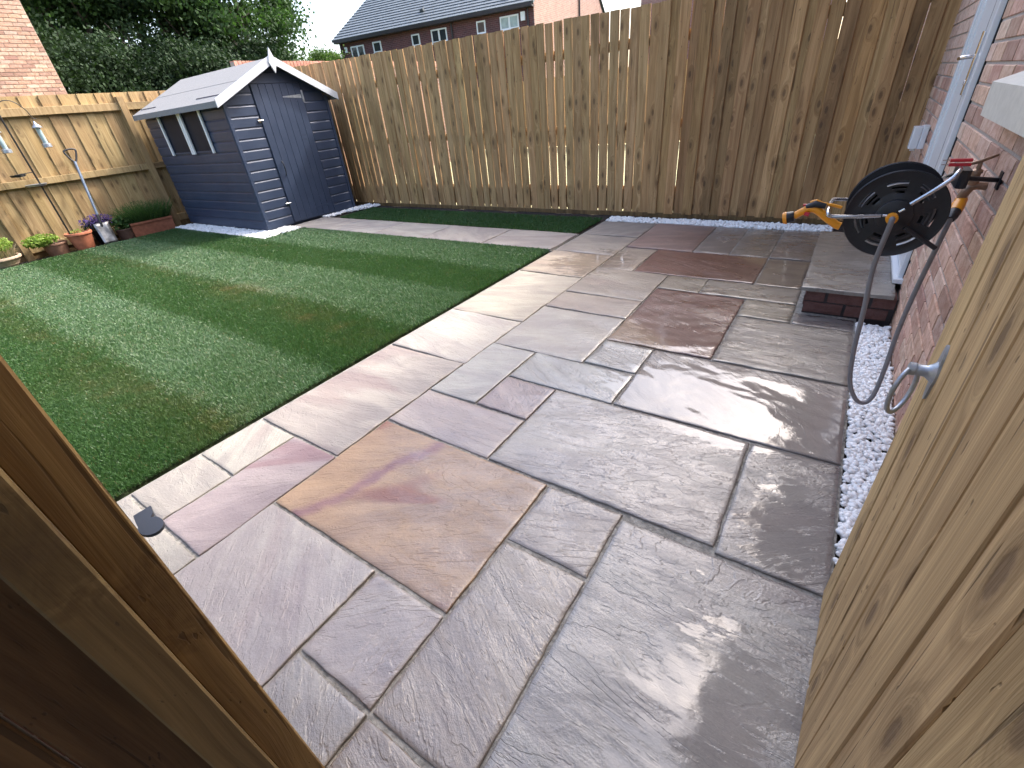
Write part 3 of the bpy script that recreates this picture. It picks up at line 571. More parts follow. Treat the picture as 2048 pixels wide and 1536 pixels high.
# door: frame, leaf, gaskets, threshold, handle
door = MB().cbox(0.372, 0.45, DY0+0.012, DY0+0.075, 0.19, 2.25, 0.004).cbox(0.372, 0.45, DY1-0.075, DY1-0.012, 0.19, 2.25, 0.004).box(0.372, 0.45, DY0+0.075, DY1-0.075, 2.19, 2.25).obj('door', M['upvc'], house)
MB().cbox(0.379, 0.43, DY0+0.083, DY0+0.19, 0.21, 2.18, 0.004).cbox(0.379, 0.43, DY1-0.19, DY1-0.083, 0.21, 2.18, 0.004).box(0.379, 0.43, DY0+0.19, DY1-0.19, 0.21, 0.36).box(0.379, 0.43, DY0+0.19, DY1-0.19, 2.05, 2.18).obj('door_leaf', M['upvc'], door)
MB().cbox(0.384, 0.405, DY0+0.196, DY1-0.196, 0.36, 1.50, 0.003).obj('door_panel', M['upvc'], door)
MB().box(0.390, 0.405, DY0+0.19, DY1-0.19, 1.50, 2.05).obj('pane', M['pane'], door)
MB().box(0.383, 0.4, DY0+0.0755, DY0+0.0825, 0.2, 2.19).box(0.395, 0.42, DY0-0.003, DY0+0.0115, 0.17, 2.27).box(0.3785, 0.40, DY0+0.186, DY0+0.193, 0.36, 2.05).box(0.383, 0.4, DY1-0.0825, DY1-0.0755, 0.2, 2.19).obj('gasket', M['gasket'], door)
MB().cbox(0.352, 0.45, DY0-0.03, DY1+0.01, 0.172, 0.196, 0.003, 1).box(0.40, 0.45, DY0, DY1, 0.15, 0.172).obj('threshold', M['upvc'], door)
hd = MB().cbox(0.366, 0.3785, DY0+0.125, DY0+0.155, 1.08, 1.33, 0.004).tube([(0.37, DY0+0.14, 1.235), (0.335, DY0+0.14, 1.235), (0.325, DY0+0.15, 1.235), (0.323, DY0+0.24, 1.232)], 0.009).lathe([(0.0, 0.362), (0.010, 0.362), (0.010, 0.372)], 12, (0, DY0+0.14, 1.13), 0).obj('handle', M['chrome'], door, True)
# doorstep
st = thing('doorstep', 'sandstone doorstep on dark red bricks below the white door', 'step', (0.16, 3.7, 0))
o = slab(-0.24, 0.212, -0.65, 0.66, (0.34, 0.345, 0.335), st, None, 0.1, 0.016, 0.165)
MB().box(-0.205, 0.232, -0.605, 0.64, -0.03, 0.132).obj('core', M['dark_trim'], st)
for r in range(2):
    z = 0.003+r*0.071; off = 0.1 if r else 0.0
    yb = -0.205-off
    while yb < 0.232:
        a, b = max(yb, -0.205), min(yb+0.205, 0.232)
        if b-a > 0.03: MB().cbox(a, b-0.008, -0.613, -0.5, z, z+0.064, 0.003, 0).obj('brick', M['brick'], st, color=(0.20, 0.13, 0.14))
        yb += 0.213
    yb = -0.5+off
    while yb < 0.62:
        b = min(yb+0.205, 0.64); MB().cbox(-0.213, -0.12, yb, b, z, z+0.064, 0.003, 1).obj('brick', M['brick'], st, color=(0.20, 0.13, 0.14)); yb += 0.213
# socket box on the wall
sb = thing('socket_box', 'small white weatherproof socket box on the house wall by the back fence', 'socket box', (0.395, 4.62, 0.78))
MB().cbox(-0.035, 0.0, -0.06, 0.06, -0.07, 0.07, 0.005).obj('back_box', M['upvc'], sb)
MB().cbox(-0.085, -0.036, -0.058, 0.058, -0.068, 0.066, 0.006).obj('lid', M['upvc'], sb)
MB().cbox(-0.07, -0.04, -0.02, 0.02, -0.085, -0.0685, 0.003).obj('cable_gland', M['upvc'], sb)

# ------------------------------------------------------------------ shed (local frame = world frame)
shed = thing('garden_shed', 'slate blue wooden garden shed with grey felt roof and white trim', 'shed', (-7.9, 4.3, 0))
SX, SXB, SY0, SY1, SR = -6.71, -9.12, 3.52, 5.09, 4.30
def P(o): o.location = (o.location[0]+7.9, o.location[1]-4.3, o.location[2]); return o
def roof_z(y): return 2.01-abs(y-SR)*(0.42/0.86)
MB().extr([(SY0+.02, 0.0), (SY1-.02, 0.0), (SY1-.02, roof_z(SY1)-0.05), (SR, 1.97), (SY0+.02, roof_z(SY0)-0.05)], 0, SXB+.02, SX-.02).obj('inner_wall', M['shed'], shed, loc=(7.9, -4.3, 0))
sec = [(0, 0.0), (0.016, 0.0), (0.0165, 0.098), (0.013, 0.106), (0.006, 0.114), (0.0045, 0.127), (0, 0.127)]
def clad_front(y0, y1, z):
    n = 10; vs = []; fs = []; k = len(sec)
    a0, a1 = y0, y1
    lim = lambda zz: ((SR-(1.99-zz)/(0.42/0.86)), (SR+(1.99-zz)/(0.42/0.86)))
    for a, b in sec: l, h = lim(z+b); vs.append((SX-0.018+a, max(a0, l), z+b))
    for a, b in sec: l, h = lim(z+b); vs.append((SX-0.018+a, min(a1, h), z+b))
    if vs[k+2][1]-vs[2][1] < 0.03: return
    fs = [(i, (i+1) % k, k+(i+1) % k, k+i) for i in range(k)]+[tuple(range(k)), tuple(range(k, 2*k))[::-1]]
    MB().add(vs, fs).obj('cladding_board', M['shed'], shed, loc=(7.9, -4.3, 0))
for i in range(14):
    z = 0.02+i*0.127
    clad_front(SY0+0.045, 3.945, z); clad_front(4.695, SY1-0.035, z)
clad_front(3.55, 5.06, 1.775); clad_front(3.9, 4.7, 1.902)
for i in range(13):
    z = 0.02+i*0.127; secs = [(SY0+0.018-a, z+b*0.98) for a, b in sec]
    for a, b in ((SXB, SX-0.03),) if not 1.04 < z+0.06 < 1.65 else ((SXB, -8.60), (-7.34, SX-0.03)):
        MB().extr(secs, 0, a, b).obj('cladding_board', M['shed'], shed, loc=(7.9, -4.3, 0))
for y0, y1 in ((SY0-0.004, SY0+0.042), (SY1-0.032, SY1+0.012)): MB().cbox(SX-0.02, SX+0.006, y0, y1, 0.0, 1.60, 0.003).obj('corner_trim', M['shed'], shed, loc=(7.9, -4.3, 0))
MB().cbox(SX-0.05, SX-0.004, SY0-0.012, SY0-0.0045, 0, 1.58, 0.002).obj('corner_trim', M['shed'], shed, loc=(7.9, -4.3, 0))
# window: dark panes, black sill, white beading
for a, b in ((-8.58, -7.94), (-7.90, -7.35)):
    wdw = MB().box(a-0.012, a, SY0-0.006, SY0+0.02, 1.05, 1.62).box(b, b+0.012, SY0-0.006, SY0+0.02, 1.05, 1.62).box(a, b, SY0-0.006, SY0+0.02, 1.04, 1.062).obj('window', M['shed'], shed, loc=(7.9, -4.3, 0))
    MB().box(a, b, SY0+0.008, SY0+0.012, 1.062, 1.62).obj('pane', M['glass_dark'], wdw)
for a in (-8.60, -7.965, -7.905, -7.345): MB().cbox(a-0.020, a+0.020, SY0-0.034, SY0-0.0065, 1.03, 1.60, 0.004).obj('window_bead', M['bead'], shed, loc=(7.9, -4.3, 0))
# door
dr = MB().box(SX-0.03, SX-0.006, 3.955, 4.685, 0.03, 1.76).obj('door', M['shed'], shed, loc=(7.9, -4.3, 0))
for i in range(7):
    a = 3.957+i*0.104; MB().cbox(SX-0.0055, SX+0.010, a+0.0008, a+0.1032, 0.03, 1.755, 0.0035).obj('plank', M['shed'], dr)
for z in (1.60, 0.16):
    MB().extr([(4.37, z-0.006), (4.66, z-0.022), (4.66, z+0.022), (4.37, z+0.006)], 0, SX+0.0105, SX+0.0135).cbox(SX+0.0105, SX+0.015, 4.672, 4.70, z-0.07, z+0.07, 0.002).obj('hinge', M['shed'] if z < 1 else M['galv'], dr, color=(0.5, 0.5, 0.6))
MB().tube(catmull([(SX+0.012, 4.05, 0.66), (SX+0.035, 4.05, 0.69), (SX+0.045, 4.05, 0.75), (SX+0.035, 4.05, 0.81), (SX+0.012, 4.05, 0.84)]), 0.006).obj('handle', M['black_metal'], dr, True)
for z in (1.35, 0.30): MB().tube([(SX+0.018, 3.90, z), (SX+0.018, 3.98, z)], 0.006).box(SX, SX+0.012, 3.91, 3.945, z-0.025, z+0.025).obj('bolt', M['chrome'], dr)
MB().box(SX-0.012, SX+0.004, 3.955, 4.685, 1.765, 1.79).obj('door_head', M['shed'], shed, loc=(7.9, -4.3, 0))
# roof: two felt slopes, each of lapped strips, barge boards, finial
for sg in (-1, 1):
    r = None; ye = SR+sg*0.87; th = 0.02
    def rp(t, up): y = SR+sg*t; return (y, roof_z(y)+up)
    a, b, c, d = rp(0, 0.0), rp(0.88, 0.0), rp(0.88, th), rp(0, th)
    rf = MB().extr([a, b, c, d], 0, -9.17, -6.615).obj('roof_panel', M['felt'], shed, loc=(7.9, -4.3, 0))
    for (t0, t1, up) in ((0.0, 0.47, 0.0235), (0.43, 0.895, 0.0205)):
        MB().extr([rp(t0, up), rp(t1, up), rp(t1, up+0.003), rp(t0, up+0.003)], 0, -9.18, -6.612).obj('felt_sheet', M['felt'], rf)
    q = rp(0.895, 0.0235); MB().extr([q, (q[0]+sg*0.004, q[1]), (q[0]+sg*0.006, q[1]-0.065), (q[0], q[1]-0.065)], 0, -9.18, -6.612).obj('felt_edge', M['felt'], rf)
    A, B = rp(-0.0, 0.05), rp(0.91, 0.05); MB().extr([(A[0]+sg*0.001, A[1]), B, (B[0], B[1]-0.095), (A[0]+sg*0.001, A[1]-0.095)], 0, -6.608, -6.590).obj('barge_board', M['white_trim'], shed, loc=(7.9, -4.3, 0))
MB().extr([(SR, 1.86), (SR+0.055, 1.98), (SR, 2.14), (SR-0.055, 1.98)], 0, -6.5895, -6.576).obj('finial', M['white_trim'], shed, loc=(7.9, -4.3, 0))

# ------------------------------------------------------------------ plant helpers
def leaves(name, mat, parent, pts, size, label=None, asp=0.5, tintf=None, up=0.0):
    pts = np.asarray(pts); k = len(pts); s = rng.uniform(0.6, 1.3, k)*size
    a = rng.normal(size=(k, 3)); a[:, 2] += up; a /= np.linalg.norm(a, axis=1)[:, None]; b = np.cross(a, rng.normal(size=(k, 3))); b /= np.linalg.norm(b, axis=1)[:, None]
    c = np.cross(a, b); s = s[:, None]
    V = np.stack([pts-a*s*0.5, pts+b*s*asp*0.5+c*s*0.08, pts+a*s*0.5, pts-b*s*asp*0.5+c*s*0.08], 1).reshape(-1, 3); i = np.arange(k)*4
    F = np.stack([i, i+1, i+2, i+3], 1); t = rng.random(k) if tintf is None else np.clip(tintf+rng.normal(0, .15, k), 0, 1)
    o = link(name, npmesh(name, V, F, {'tint': np.repeat(t, 4)}), M[mat], parent)
    return o
def inball(k, c, r):
    v = rng.normal(size=(k, 3)); v /= np.linalg.norm(v, axis=1)[:, None]; return np.array(c)+v*np.array(r)*(rng.random((k, 1))**0.45)
def blades(k, c, r, h, lean, wd, droop=0.0):
    MBx = MB()
    for _ in range(k):
        a = random.uniform(0, 6.28); q = random.random()**0.5; bx, by = c[0]+r[0]*q*math.cos(a), c[1]+r[1]*q*math.sin(a); ln = h*random.uniform(0.5, 1.1)
        tx, ty = bx+lean*ln*(math.cos(a)*q+random.uniform(-.4, .4)), by+lean*ln*(math.sin(a)*q+random.uniform(-.4, .4)); z = c[2]; b2 = random.uniform(0, 6.28); dx, dy = math.cos(b2)*wd, math.sin(b2)*wd
        mx, my, mz = (bx+tx)/2, (by+ty)/2, z+ln*0.6
        MBx.add([(bx-dx, by-dy, z), (bx+dx, by+dy, z), (mx+dx, my+dy, mz), (mx-dx, my-dy, mz), (tx, ty, z+ln*(1-droop))], [(0, 1, 2, 3), (3, 2, 4)])
    return MBx
def setint(me):
    at = me.attributes.new('tint', 'FLOAT', 'POINT'); at.data.foreach_set('value', np.repeat(rng.random(len(me.vertices)//5+1), 5)[:len(me.vertices)].astype(np.float32))
def pot(name, label, cat, loc, r0, r1, h, rim, col, seg=28, sx=1.0, ribs=0):
    t = thing(name, label, cat, loc, group=None)
    prof = [(r0*0.98, 0), (r0, 0.004)]
    nn = 10
    for i in range(nn): u = (i+1)/nn; prof.append((r0+(r1-r0)*u**0.8+(0.004*math.sin(i*2.6) if ribs else 0), u*(h-rim)))
    prof += [(r1+rim*0.35, h-rim*0.95), (r1+rim*0.38, h-0.004), (r1+rim*0.30, h), (r1-0.012, h), (r1-0.018, h-0.02)]
    MB().lathe(prof, seg, sx=sx).obj('pot', M['terracotta'], t, True, color=col)
    MB().lathe([(0.01, h-0.03), (r1-0.014, h-0.03), (r1-0.014, h-0.018), (0.01, h-0.012)], 20, sx=sx).obj('potting_soil', M['soil'], t, True)
    return t
t = pot('bowl_planter', 'wide shallow beige bowl with pale green grassy plant, leftmost pot by the fence', 'plant pot', (-9.06, 1.10, -0.02), 0.10, 0.20, 0.15, 0.03, (1.35, 2.7, 3.6), ribs=1)
me = blades(260, (0, 0, 0.12), (0.15, 0.15), 0.17, 0.7, 0.0035).mesh('dry_stalks'); setint(me); link('dry_stalks', me, M['leaf_dry'], t)
leaves('foliage', 'leaf_lime', t, inball(900, (0.0, 0.02, 0.30), (0.19, 0.19, 0.10)), 0.035)
t = pot('plant_pot', 'low brown pot overflowing with bright lime green leaves', 'plant pot', (-9.20, 1.72, -0.02), 0.11, 0.14, 0.17, 0.025, (0.62, 0.85, 1.0))
leaves('foliage', 'leaf_lime', t, inball(900, (0.05, -0.13, 0.23), (0.14, 0.21, 0.085)), 0.04, asp=0.7)
t = pot('plant_pot', 'wide rimmed terracotta pot with almost bare soil', 'plant pot', (-9.12, 2.02, -0.02), 0.10, 0.15, 0.25, 0.035, (1.5, 1.35, 1.3))
leaves('foliage', 'leaf_lime', t, inball(60, (0, 0, 0.26), (0.08, 0.08, 0.03)), 0.03)
t = thing('violet_plant', 'mound of small violet flowers behind the spade blade', 'flowers', (-9.25, 2.32, -0.02))
MB().lathe([(0.09, 0), (0.12, 0.2), (0.13, 0.21), (0.11, 0.21)], 20).obj('pot', M['black_plastic'], t, True)
leaves('foliage', 'leaf_dark', t, inball(500, (0, 0, 0.27), (0.15, 0.22, 0.10)), 0.04); leaves('petals', 'petal', t, inball(700, (0.03, 0, 0.33), (0.15, 0.23, 0.09)), 0.026, asp=0.8)['kind'] = 'stuff'
t = pot('plant_pot', 'small dark pot with a leafy green plant beside the long trough', 'plant pot', (-9.16, 2.58, -0.02), 0.09, 0.11, 0.16, 0.02, (0.28, 0.4, 0.5))
leaves('foliage', 'leaf_feather', t, inball(160, (0, 0, 0.24), (0.12, 0.12, 0.10)), 0.085, asp=0.45, up=0.3)
t = thing('trough_planter', 'long terracotta trough with feathery green plants', 'planter', (-9.17, 2.96, -0.02))
def troughsec(k, z): return [(-0.10*k, -0.30*(0.94+0.06*k), z), (0.10*k, -0.30*(0.94+0.06*k), z), (0.10*k, 0.30*(0.94+0.06*k), z), (-0.10*k, 0.30*(0.94+0.06*k), z)]
mb = MB(); lv = [(0.8, 0.0), (1.03, 0.18), (1.18, 0.182), (1.2, 0.212), (1.04, 0.212), (0.98, 0.17)]
for k_, z_ in lv: mb.v += troughsec(k_, z_)
for i in range(len(lv)-1):
    for k_ in range(4): mb.f.append((i*4+k_, i*4+(k_+1) % 4, i*4+4+(k_+1) % 4, i*4+4+k_))
mb.f += [(3, 2, 1, 0)]; mb.obj('trough', M['terracotta'], t, color=(1.15, 1.1, 1.1))
MB().box(-0.096, 0.096, -0.29, 0.29, 0.15, 0.19).obj('potting_soil', M['soil'], t)
me = blades(900, (0, 0, 0.18), (0.10, 0.31), 0.30, 0.75, 0.003).mesh('stalks'); setint(me); link('stalks', me, M['leaf_feather'], t)
leaves('foliage', 'leaf_feather', t, inball(3000, (0.02, -0.02, 0.34), (0.15, 0.42, 0.17)), 0.022, asp=0.25)
# spade
t = thing('garden_spade', 'garden spade with grey blue shaft leaning blade down against the fence', 'spade', (-8.97, 2.30, 0.0))
a = Vector((0, 0.0, 0.26)); b = Vector((-0.34, 0.155, 1.06))
mb = MB(); n = 8
for i in range(n+1):
    for j in range(5):
        u = (j-2)/2*0.095*(1-0.10*(1-i/n)); zz = 0.0+0.29*(i/n); mb.v.append((-zz*0.33+0.012*(j-2)**2*0.25, u+zz*0.05, zz+(0.0 if i else 0.006*abs(j-2))))
for i in range(n):
    for j in range(4): q = i*5+j; mb.f.append((q, q+1, q+6, q+5))
me = mb.mesh('blade', True); o = link('blade', me, M['steel_sheet'], t); so_ = o.modifiers.new('s', 'SOLIDIFY'); so_.thickness = 0.003
MB().tube([(-0.08, 0.01, 0.24), (-0.105, 0.03, 0.33), (-0.14, 0.05, 0.42)], [0.016, 0.02, 0.017]).obj('socket', M['black_metal'], t, True)
MB().tube([(-0.13, 0.045, 0.40), (-0.345, 0.175, 1.10)], 0.0175).obj('shaft', M['spade_blue'], t, True)
MB().tube(catmull([(-0.345, 0.175, 1.09), (-0.36, 0.14, 1.15), (-0.375, 0.12, 1.22), (-0.38, 0.13, 1.245), (-0.385, 0.19, 1.26), (-0.388, 0.25, 1.255), (-0.38, 0.26, 1.23), (-0.365, 0.225, 1.15), (-0.348, 0.185, 1.09)]), 0.012).obj('grip', M['black_plastic'], t, True)
# feeder pole
t = thing('bird_feeder_pole', 'thin black bird feeder pole with a curved hook in front of the side fence', 'feeder pole', (-9.22, 1.95, 0))
MB().tube([(0, 0, -0.05), (0, 0, 1.72)], 0.011).obj('pole', M['black_metal'], t, True)
MB().tube(catmull([(0, 0, 1.68), (0.0, 0.03, 1.80), (0.0, 0.10, 1.86), (0.0, 0.20, 1.85), (0.0, 0.28, 1.76), (0.0, 0.31, 1.66), (0, 0.34, 1.645)]), 0.005).obj('hook', M['black_metal'], t, True)
MB().tube(catmull([(0, 0, 1.68), (0.0, -0.05, 1.72), (0.0, -0.10, 1.69), (0.0, -0.13, 1.62)]), 0.005).obj('hook', M['black_metal'], t, True)
MB().tube([(0, -0.20, 1.03), (0, 0, 1.04)], 0.005).lathe([(0.02, 1.0), (0.075, 1.005), (0.085, 1.03), (0.08, 1.03), (0.02, 1.01)], 18, (0, -0.17, 0)).obj('tray', M['black_metal'], t, True)
MB().lathe([(0.02, 0.865), (0.10, 0.87), (0.12, 0.895), (0.115, 0.897), (0.02, 0.872)], 18, (0.03, -0.05, 0)).obj('tray', M['galv'], t, True)
for i, (yy, zt, lab) in enumerate(((2.25, 1.62, 'silver tube bird feeder hanging on the right hook of the pole'), (1.82, 1.60, 'silver tube bird feeder hanging left of the pole at the photo edge'))):
    t = thing('bird_feeder', lab, 'bird feeder', (-9.22, yy, zt))
    MB().lathe([(0.005, 0), (0.018, -0.03), (0.055, -0.07), (0.055, -0.078)], 16).obj('lid', M['galv'], t, True)
    MB().lathe([(0.028, -0.078), (0.028, -0.26)], 14).obj('tube', M['pane_pale'], t, True)
    MB().lathe([(0.03, -0.26), (0.05, -0.27), (0.052, -0.31), (0.03, -0.315)], 16).obj('base', M['galv'], t, True)
    MB().tube([(0, 0, 0.0), (0, 0.01, 0.045)], 0.002).obj('wire', M['black_metal'], t)

# ------------------------------------------------------------------ tap, reel, hose
tap = thing('outdoor_tap', 'dull brass outdoor tap on the brick wall with a lever handle', 'tap', (0.40, 2.24, 0.865))
MB().tube([(0.0, 0, 0.0), (-0.025, 0, 0.002), (-0.045, 0, -0.002), (-0.055, 0, -0.03), (-0.055, 0, -0.05)], [0.013, 0.012, 0.016, 0.014, 0.013], 14).lathe([(0.018, -0.002), (0.018, 0.004), (0.012, 0.006)], 16, (0, 0, 0), 0).obj('body', M['brass'], tap, True)
MB().lathe([(0.012, 0.0), (0.017, 0.01), (0.017, 0.022), (0.013, 0.024), (0.013, 0.04), (0.016, 0.042), (0.015, 0.05), (0.007, 0.055), (0.006, 0.075)], 12, (-0.043, 0, 0)).obj('bonnet', M['brass'], tap, True)
MB().tube([(-0.10, -0.02, 0.062), (-0.043, 0, 0.078), (-0.005, 0.01, 0.095)], [0.004, 0.0055, 0.004]).obj('lever', M['brass'], tap, True)
reel = thing('hose_reel', 'black wall mounted hose reel with grey tubular handles', 'hose reel', (0.152, 1.93, 0.832))
R_ = 0.130
def flange(y, name, depth):
    prof = [(0.034, 0), (0.055, 0.004*depth), (0.060, -0.004*depth), (0.118, -0.001*depth), (0.126, -0.006*depth), (R_, -0.006*depth), (R_+0.001, 0.0), (R_, 0.005), (0.125, 0.006), (0.034, 0.006)]
    mb = MB(); n = 56
    radii = [0.03, 0.052, 0.066, 0.074, 0.079, 0.088, 0.093, 0.103, 0.118, R_]
    for sd, yy in ((0, -0.003), (1, 0.003)):
        for r in radii:
            for k in range(n):
                a = 2*math.pi*k/n; off = (-0.004 if r >= R_ else 0.0)+(-0.006 if r <= 0.052 else 0); mb.v.append((r*math.cos(a), yy+off*(1 if sd == 0 else -0.3), r*math.sin(a)))
    def hole(i, k):    # six windows, each of three curved slots
        s = (k+3) % 8
        if i in (2, 4, 6): return s < (3, 0, 4, 0, 5)[i-2]
        return False
    N = len(radii)*n
    H = {(i, k) for i in range(len(radii)-1) for k in range(n) if hole(i, k)}
    for i in range(len(radii)-1):
        for k in range(n):
            k2 = (k+1) % n; a, b, c, d = i*n+k, i*n+k2, (i+1)*n+k2, (i+1)*n+k
            if (i, k) in H:
                continue
            mb.f.append((a, b, c, d)); mb.f.append((N+d, N+c, N+b, N+a))
            for e0, e1, nb in ((a, b, (i-1, k)), (c, d, (i+1, k)), (b, c, (i, k2)), (d, a, (i, (k-1) % n))):
                if nb in H or nb[0] < 0 or nb[0] >= len(radii)-1: mb.f.append((e1, e0, N+e0, N+e1))
    return mb.obj(name, M['black_plastic'], reel, True, 50, loc=(0, y, 0))
flange(0.0, 'flange', 1); flange(0.17, 'flange', -1)
rim = MB().tube([(math.cos(a*math.pi/24)*R_, 0, math.sin(a*math.pi/24)*R_) for a in range(49)], 0.0035, 6, False); rim.obj('rim', M['black_plastic'], reel, True, loc=(0, -0.001, 0))
MB().tube([(math.cos(a*math.pi/24)*R_, 0.17, math.sin(a*math.pi/24)*R_) for a in range(49)], 0.0035, 6, False).obj('rim', M['black_plastic'], reel, True)
MB().lathe([(0.045, -0.018), (0.048, -0.016), (0.05, 0.0), (0.045, 0.01), (0.045, 0.165), (0.03, 0.19)], 28, axis=1).obj('drum', M['black_plastic'], reel, True)
# coils of hose on the drum
mb = MB(); pts = []
for i in range(25*26): a = 2*math.pi*i/26; L_ = i/26; lay = L_ % 13; rr_ = 0.088+0.0115*(int(L_//13) % 2); pts.append((math.cos(a)*rr_, 0.015+0.0115*(lay if (L_//13) % 2 == 0 else 13-lay), math.sin(a)*rr_))
MB().tube(pts, 0.0058, 6).obj('wound_hose', M['hose'], reel, True)
TUB = 0.0062
MB().tube(catmull([(-0.035, -0.036, 0.004), (-0.10, -0.045, 0.0), (-0.165, -0.048, 0.0), (-0.178, -0.045, 0.008), (-0.180, 0.0, 0.018), (-0.178, 0.15, 0.01), (-0.16, 0.2, 0.005), (-0.03, 0.215, 0.0)]), TUB).obj('handle_tube', M['tube_steel'], reel, True)
MB().tube(catmull([(0.028, -0.045, 0.042), (0.07, -0.048, 0.082), (0.100, -0.045, 0.112), (0.112, -0.03, 0.130), (0.122, 0.04, 0.128), (0.13, 0.12, 0.105), (0.10, 0.2, 0.07), (0.03, 0.215, 0.02)]), TUB).obj('handle_tube', M['tube_steel'], reel, True)
MB().tube([(0.034, -0.04, -0.028), (0.08, -0.035, -0.058), (0.128, -0.03, -0.090)], 0.007).obj('crank_arm', M['black_plastic'], reel, True)
MB().tube([(-0.03, -0.03, 0.003), (0.0, -0.036, 0.004)], 0.004).tube([(0.008, -0.03, 0.016), (0.02, -0.034, 0.026)], 0.004).obj('axle_pin', M['chrome'], reel, True)
MB().cbox(0.125, 0.15, 0.02, 0.17, 0.075, 0.125, 0.008).tube([(0.14, 0.12, 0.09), (0.245, 0.17, 0.075)], 0.007).cbox(0.240, 0.247, 0.15, 0.19, 0.05, 0.10, 0.004).obj('wall_bracket', M['black_plastic'], reel, True)
MB().lathe([(0.010, -0.062), (0.016, -0.060), (0.0165, -0.044), (0.013, -0.042)], 16, (-0.006, 0, 0.0), 1).obj('inlet_collar', M['orange'], reel, True)
hose = thing('garden_hose', 'grey garden hose looping from the reel down to the pebbles and up to the tap', 'hose', (0.2, 2.0, 0.0))
hp = [(0.146, 1.872, 0.835), (0.146, 1.862, 0.815), (0.142, 1.888, 0.679), (0.158, 1.916, 0.509), (0.172, 1.944, 0.336), (0.195, 1.972, 0.192), (0.232, 2.0, 0.102), (0.268, 2.022, 0.072), (0.293, 2.044, 0.103), (0.299, 2.067, 0.213), (0.297, 2.089, 0.368), (0.303, 2.111, 0.513), (0.316, 2.133, 0.674), (0.326, 2.156, 0.778)]
MB().tube([p-Vector((0.2, 2.0, 0)) for p in catmull(hp, 8)], 0.0082, 12).obj('hose_pipe', M['hose'], hose, True)
v = Vector((0.345, 2.235, 0.815))-Vector((0.326, 2.156, 0.775)); q0 = Vector((0.326, 2.156, 0.775))-Vector((0.2, 2.0, 0))
MB().tube([q0-v*0.05, q0+v*0.1, q0+v*0.4], [0.0125, 0.0165, 0.0185], 14).obj('connector_cuff', M['black_plastic'], hose, True, 30)
MB().tube([q0+v*0.4, q0+v*0.42, q0+v*0.85, q0+v*0.87, q0+v*1.12], [0.017, 0.019, 0.0195, 0.0175, 0.0175], 14).obj('connector', M['orange'], hose, True, 30)
# spray gun
gun = thing('spray_gun', 'orange and black hose spray gun hanging from the reel handle', 'spray gun', (-0.05, 1.93, 0.83))
MB().tube([(-0.108, 0, -0.022), (-0.100, 0, -0.020), (-0.096, 0, -0.019)], [0.019, 0.021, 0.0205], 18).obj('nozzle_face', M['orange'], gun, True, 30)
MB().tube([(-0.0965, 0, -0.019), (-0.078, 0, -0.0145), (-0.074, 0, -0.0135)], [0.0195, 0.0185, 0.016], 18).obj('nozzle_ring', M['black_plastic'], gun, True, 30)
MB().tube(catmull([(-0.0745, 0, -0.013), (-0.055, 0, 0.002), (-0.03, 0, 0.014), (-0.005, 0, 0.006), (0.025, 0, -0.016), (0.055, 0, -0.036), (0.068, 0, -0.040)], 4), 0.0125, 14).obj('body', M['orange'], gun, True)
MB().tube([(-0.045, -0.004, 0.020), (-0.02, -0.004, 0.030), (0.012, -0.004, 0.024)], [0.008, 0.0125, 0.008], 12).obj('top_cover', M['black_plastic'], gun, True)
MB().tube(catmull([(-0.036, -0.002, 0.034), (-0.018, -0.002, 0.040), (0.0, 0, 0.032), (0.03, 0, 0.027), (0.058, 0, 0.020)], 3), [0.005]*13, 8).obj('trigger_lever', M['orange'], gun, True)
MB().tube([(-0.045, -0.012, 0.0), (-0.03, -0.013, -0.004)], 0.007, 8).tube([(-0.055, 0, 0.025), (-0.044, 0, 0.026)], 0.004, 8).obj('lock_button', M['red_plastic'], gun, True)
for i, (dz, lab) in enumerate(((0.0, 'lower red plastic clip on the reel handle by the tap'), (0.012, 'upper red plastic clip on the reel handle by the tap'))):
    t = thing('plastic_clip', lab, 'clip', (0.272, 1.965, 0.972+dz), (0, 0, 0), 'red clips on the reel handle')
    MB().cbox(-0.028, 0.022, -0.004, 0.004, -0.0045, 0.0035, 0.0012, 0).cbox(-0.028, 0.022, 0.005, 0.012, -0.0045, 0.0035, 0.0012, 0).obj('jaw', M['red_plastic'], t)
    MB().tube([(-0.045, 0.004, 0), (-0.026, 0.004, 0)], 0.0015, 6).obj('spring', M['chrome'], t)

# ------------------------------------------------------------------ gate leaf (open) with ring latch
gate = thing('garden_gate', 'open timber gate of vertical boards with a galvanised ring latch, near right', 'gate', (0.205, 1.03, 0.055), (0, 0, -0.0444))
# local -y runs back to the hinge, face towards -x
ed = [0, 0.098, 0.182, 0.29, 0.375, 0.478, 0.585, 0.69, 0.79, 0.92]
for i in range(len(ed)-1):
    a, b = ed[i], ed[i+1]; wd = b-a-0.004
    o = link('board', MB().cbox(-wd/2, wd/2, -0.010, 0.010, 0, 1.78, 0.0035).mesh('board'), M['gate'], gate, (0.012+random.uniform(-.001, .001), -(a+b)/2, random.uniform(-.004, .004)), (0, 0, -math.pi/2), jit((1, 0.98, 0.95), 0.07))
for z in (0.12, 0.85, 1.60): MB().cbox(0.024, 0.064, -0.90, -0.02, z, z+0.095, 0.003, 1).obj('ledge', M['gate'], gate)
lat = MB()
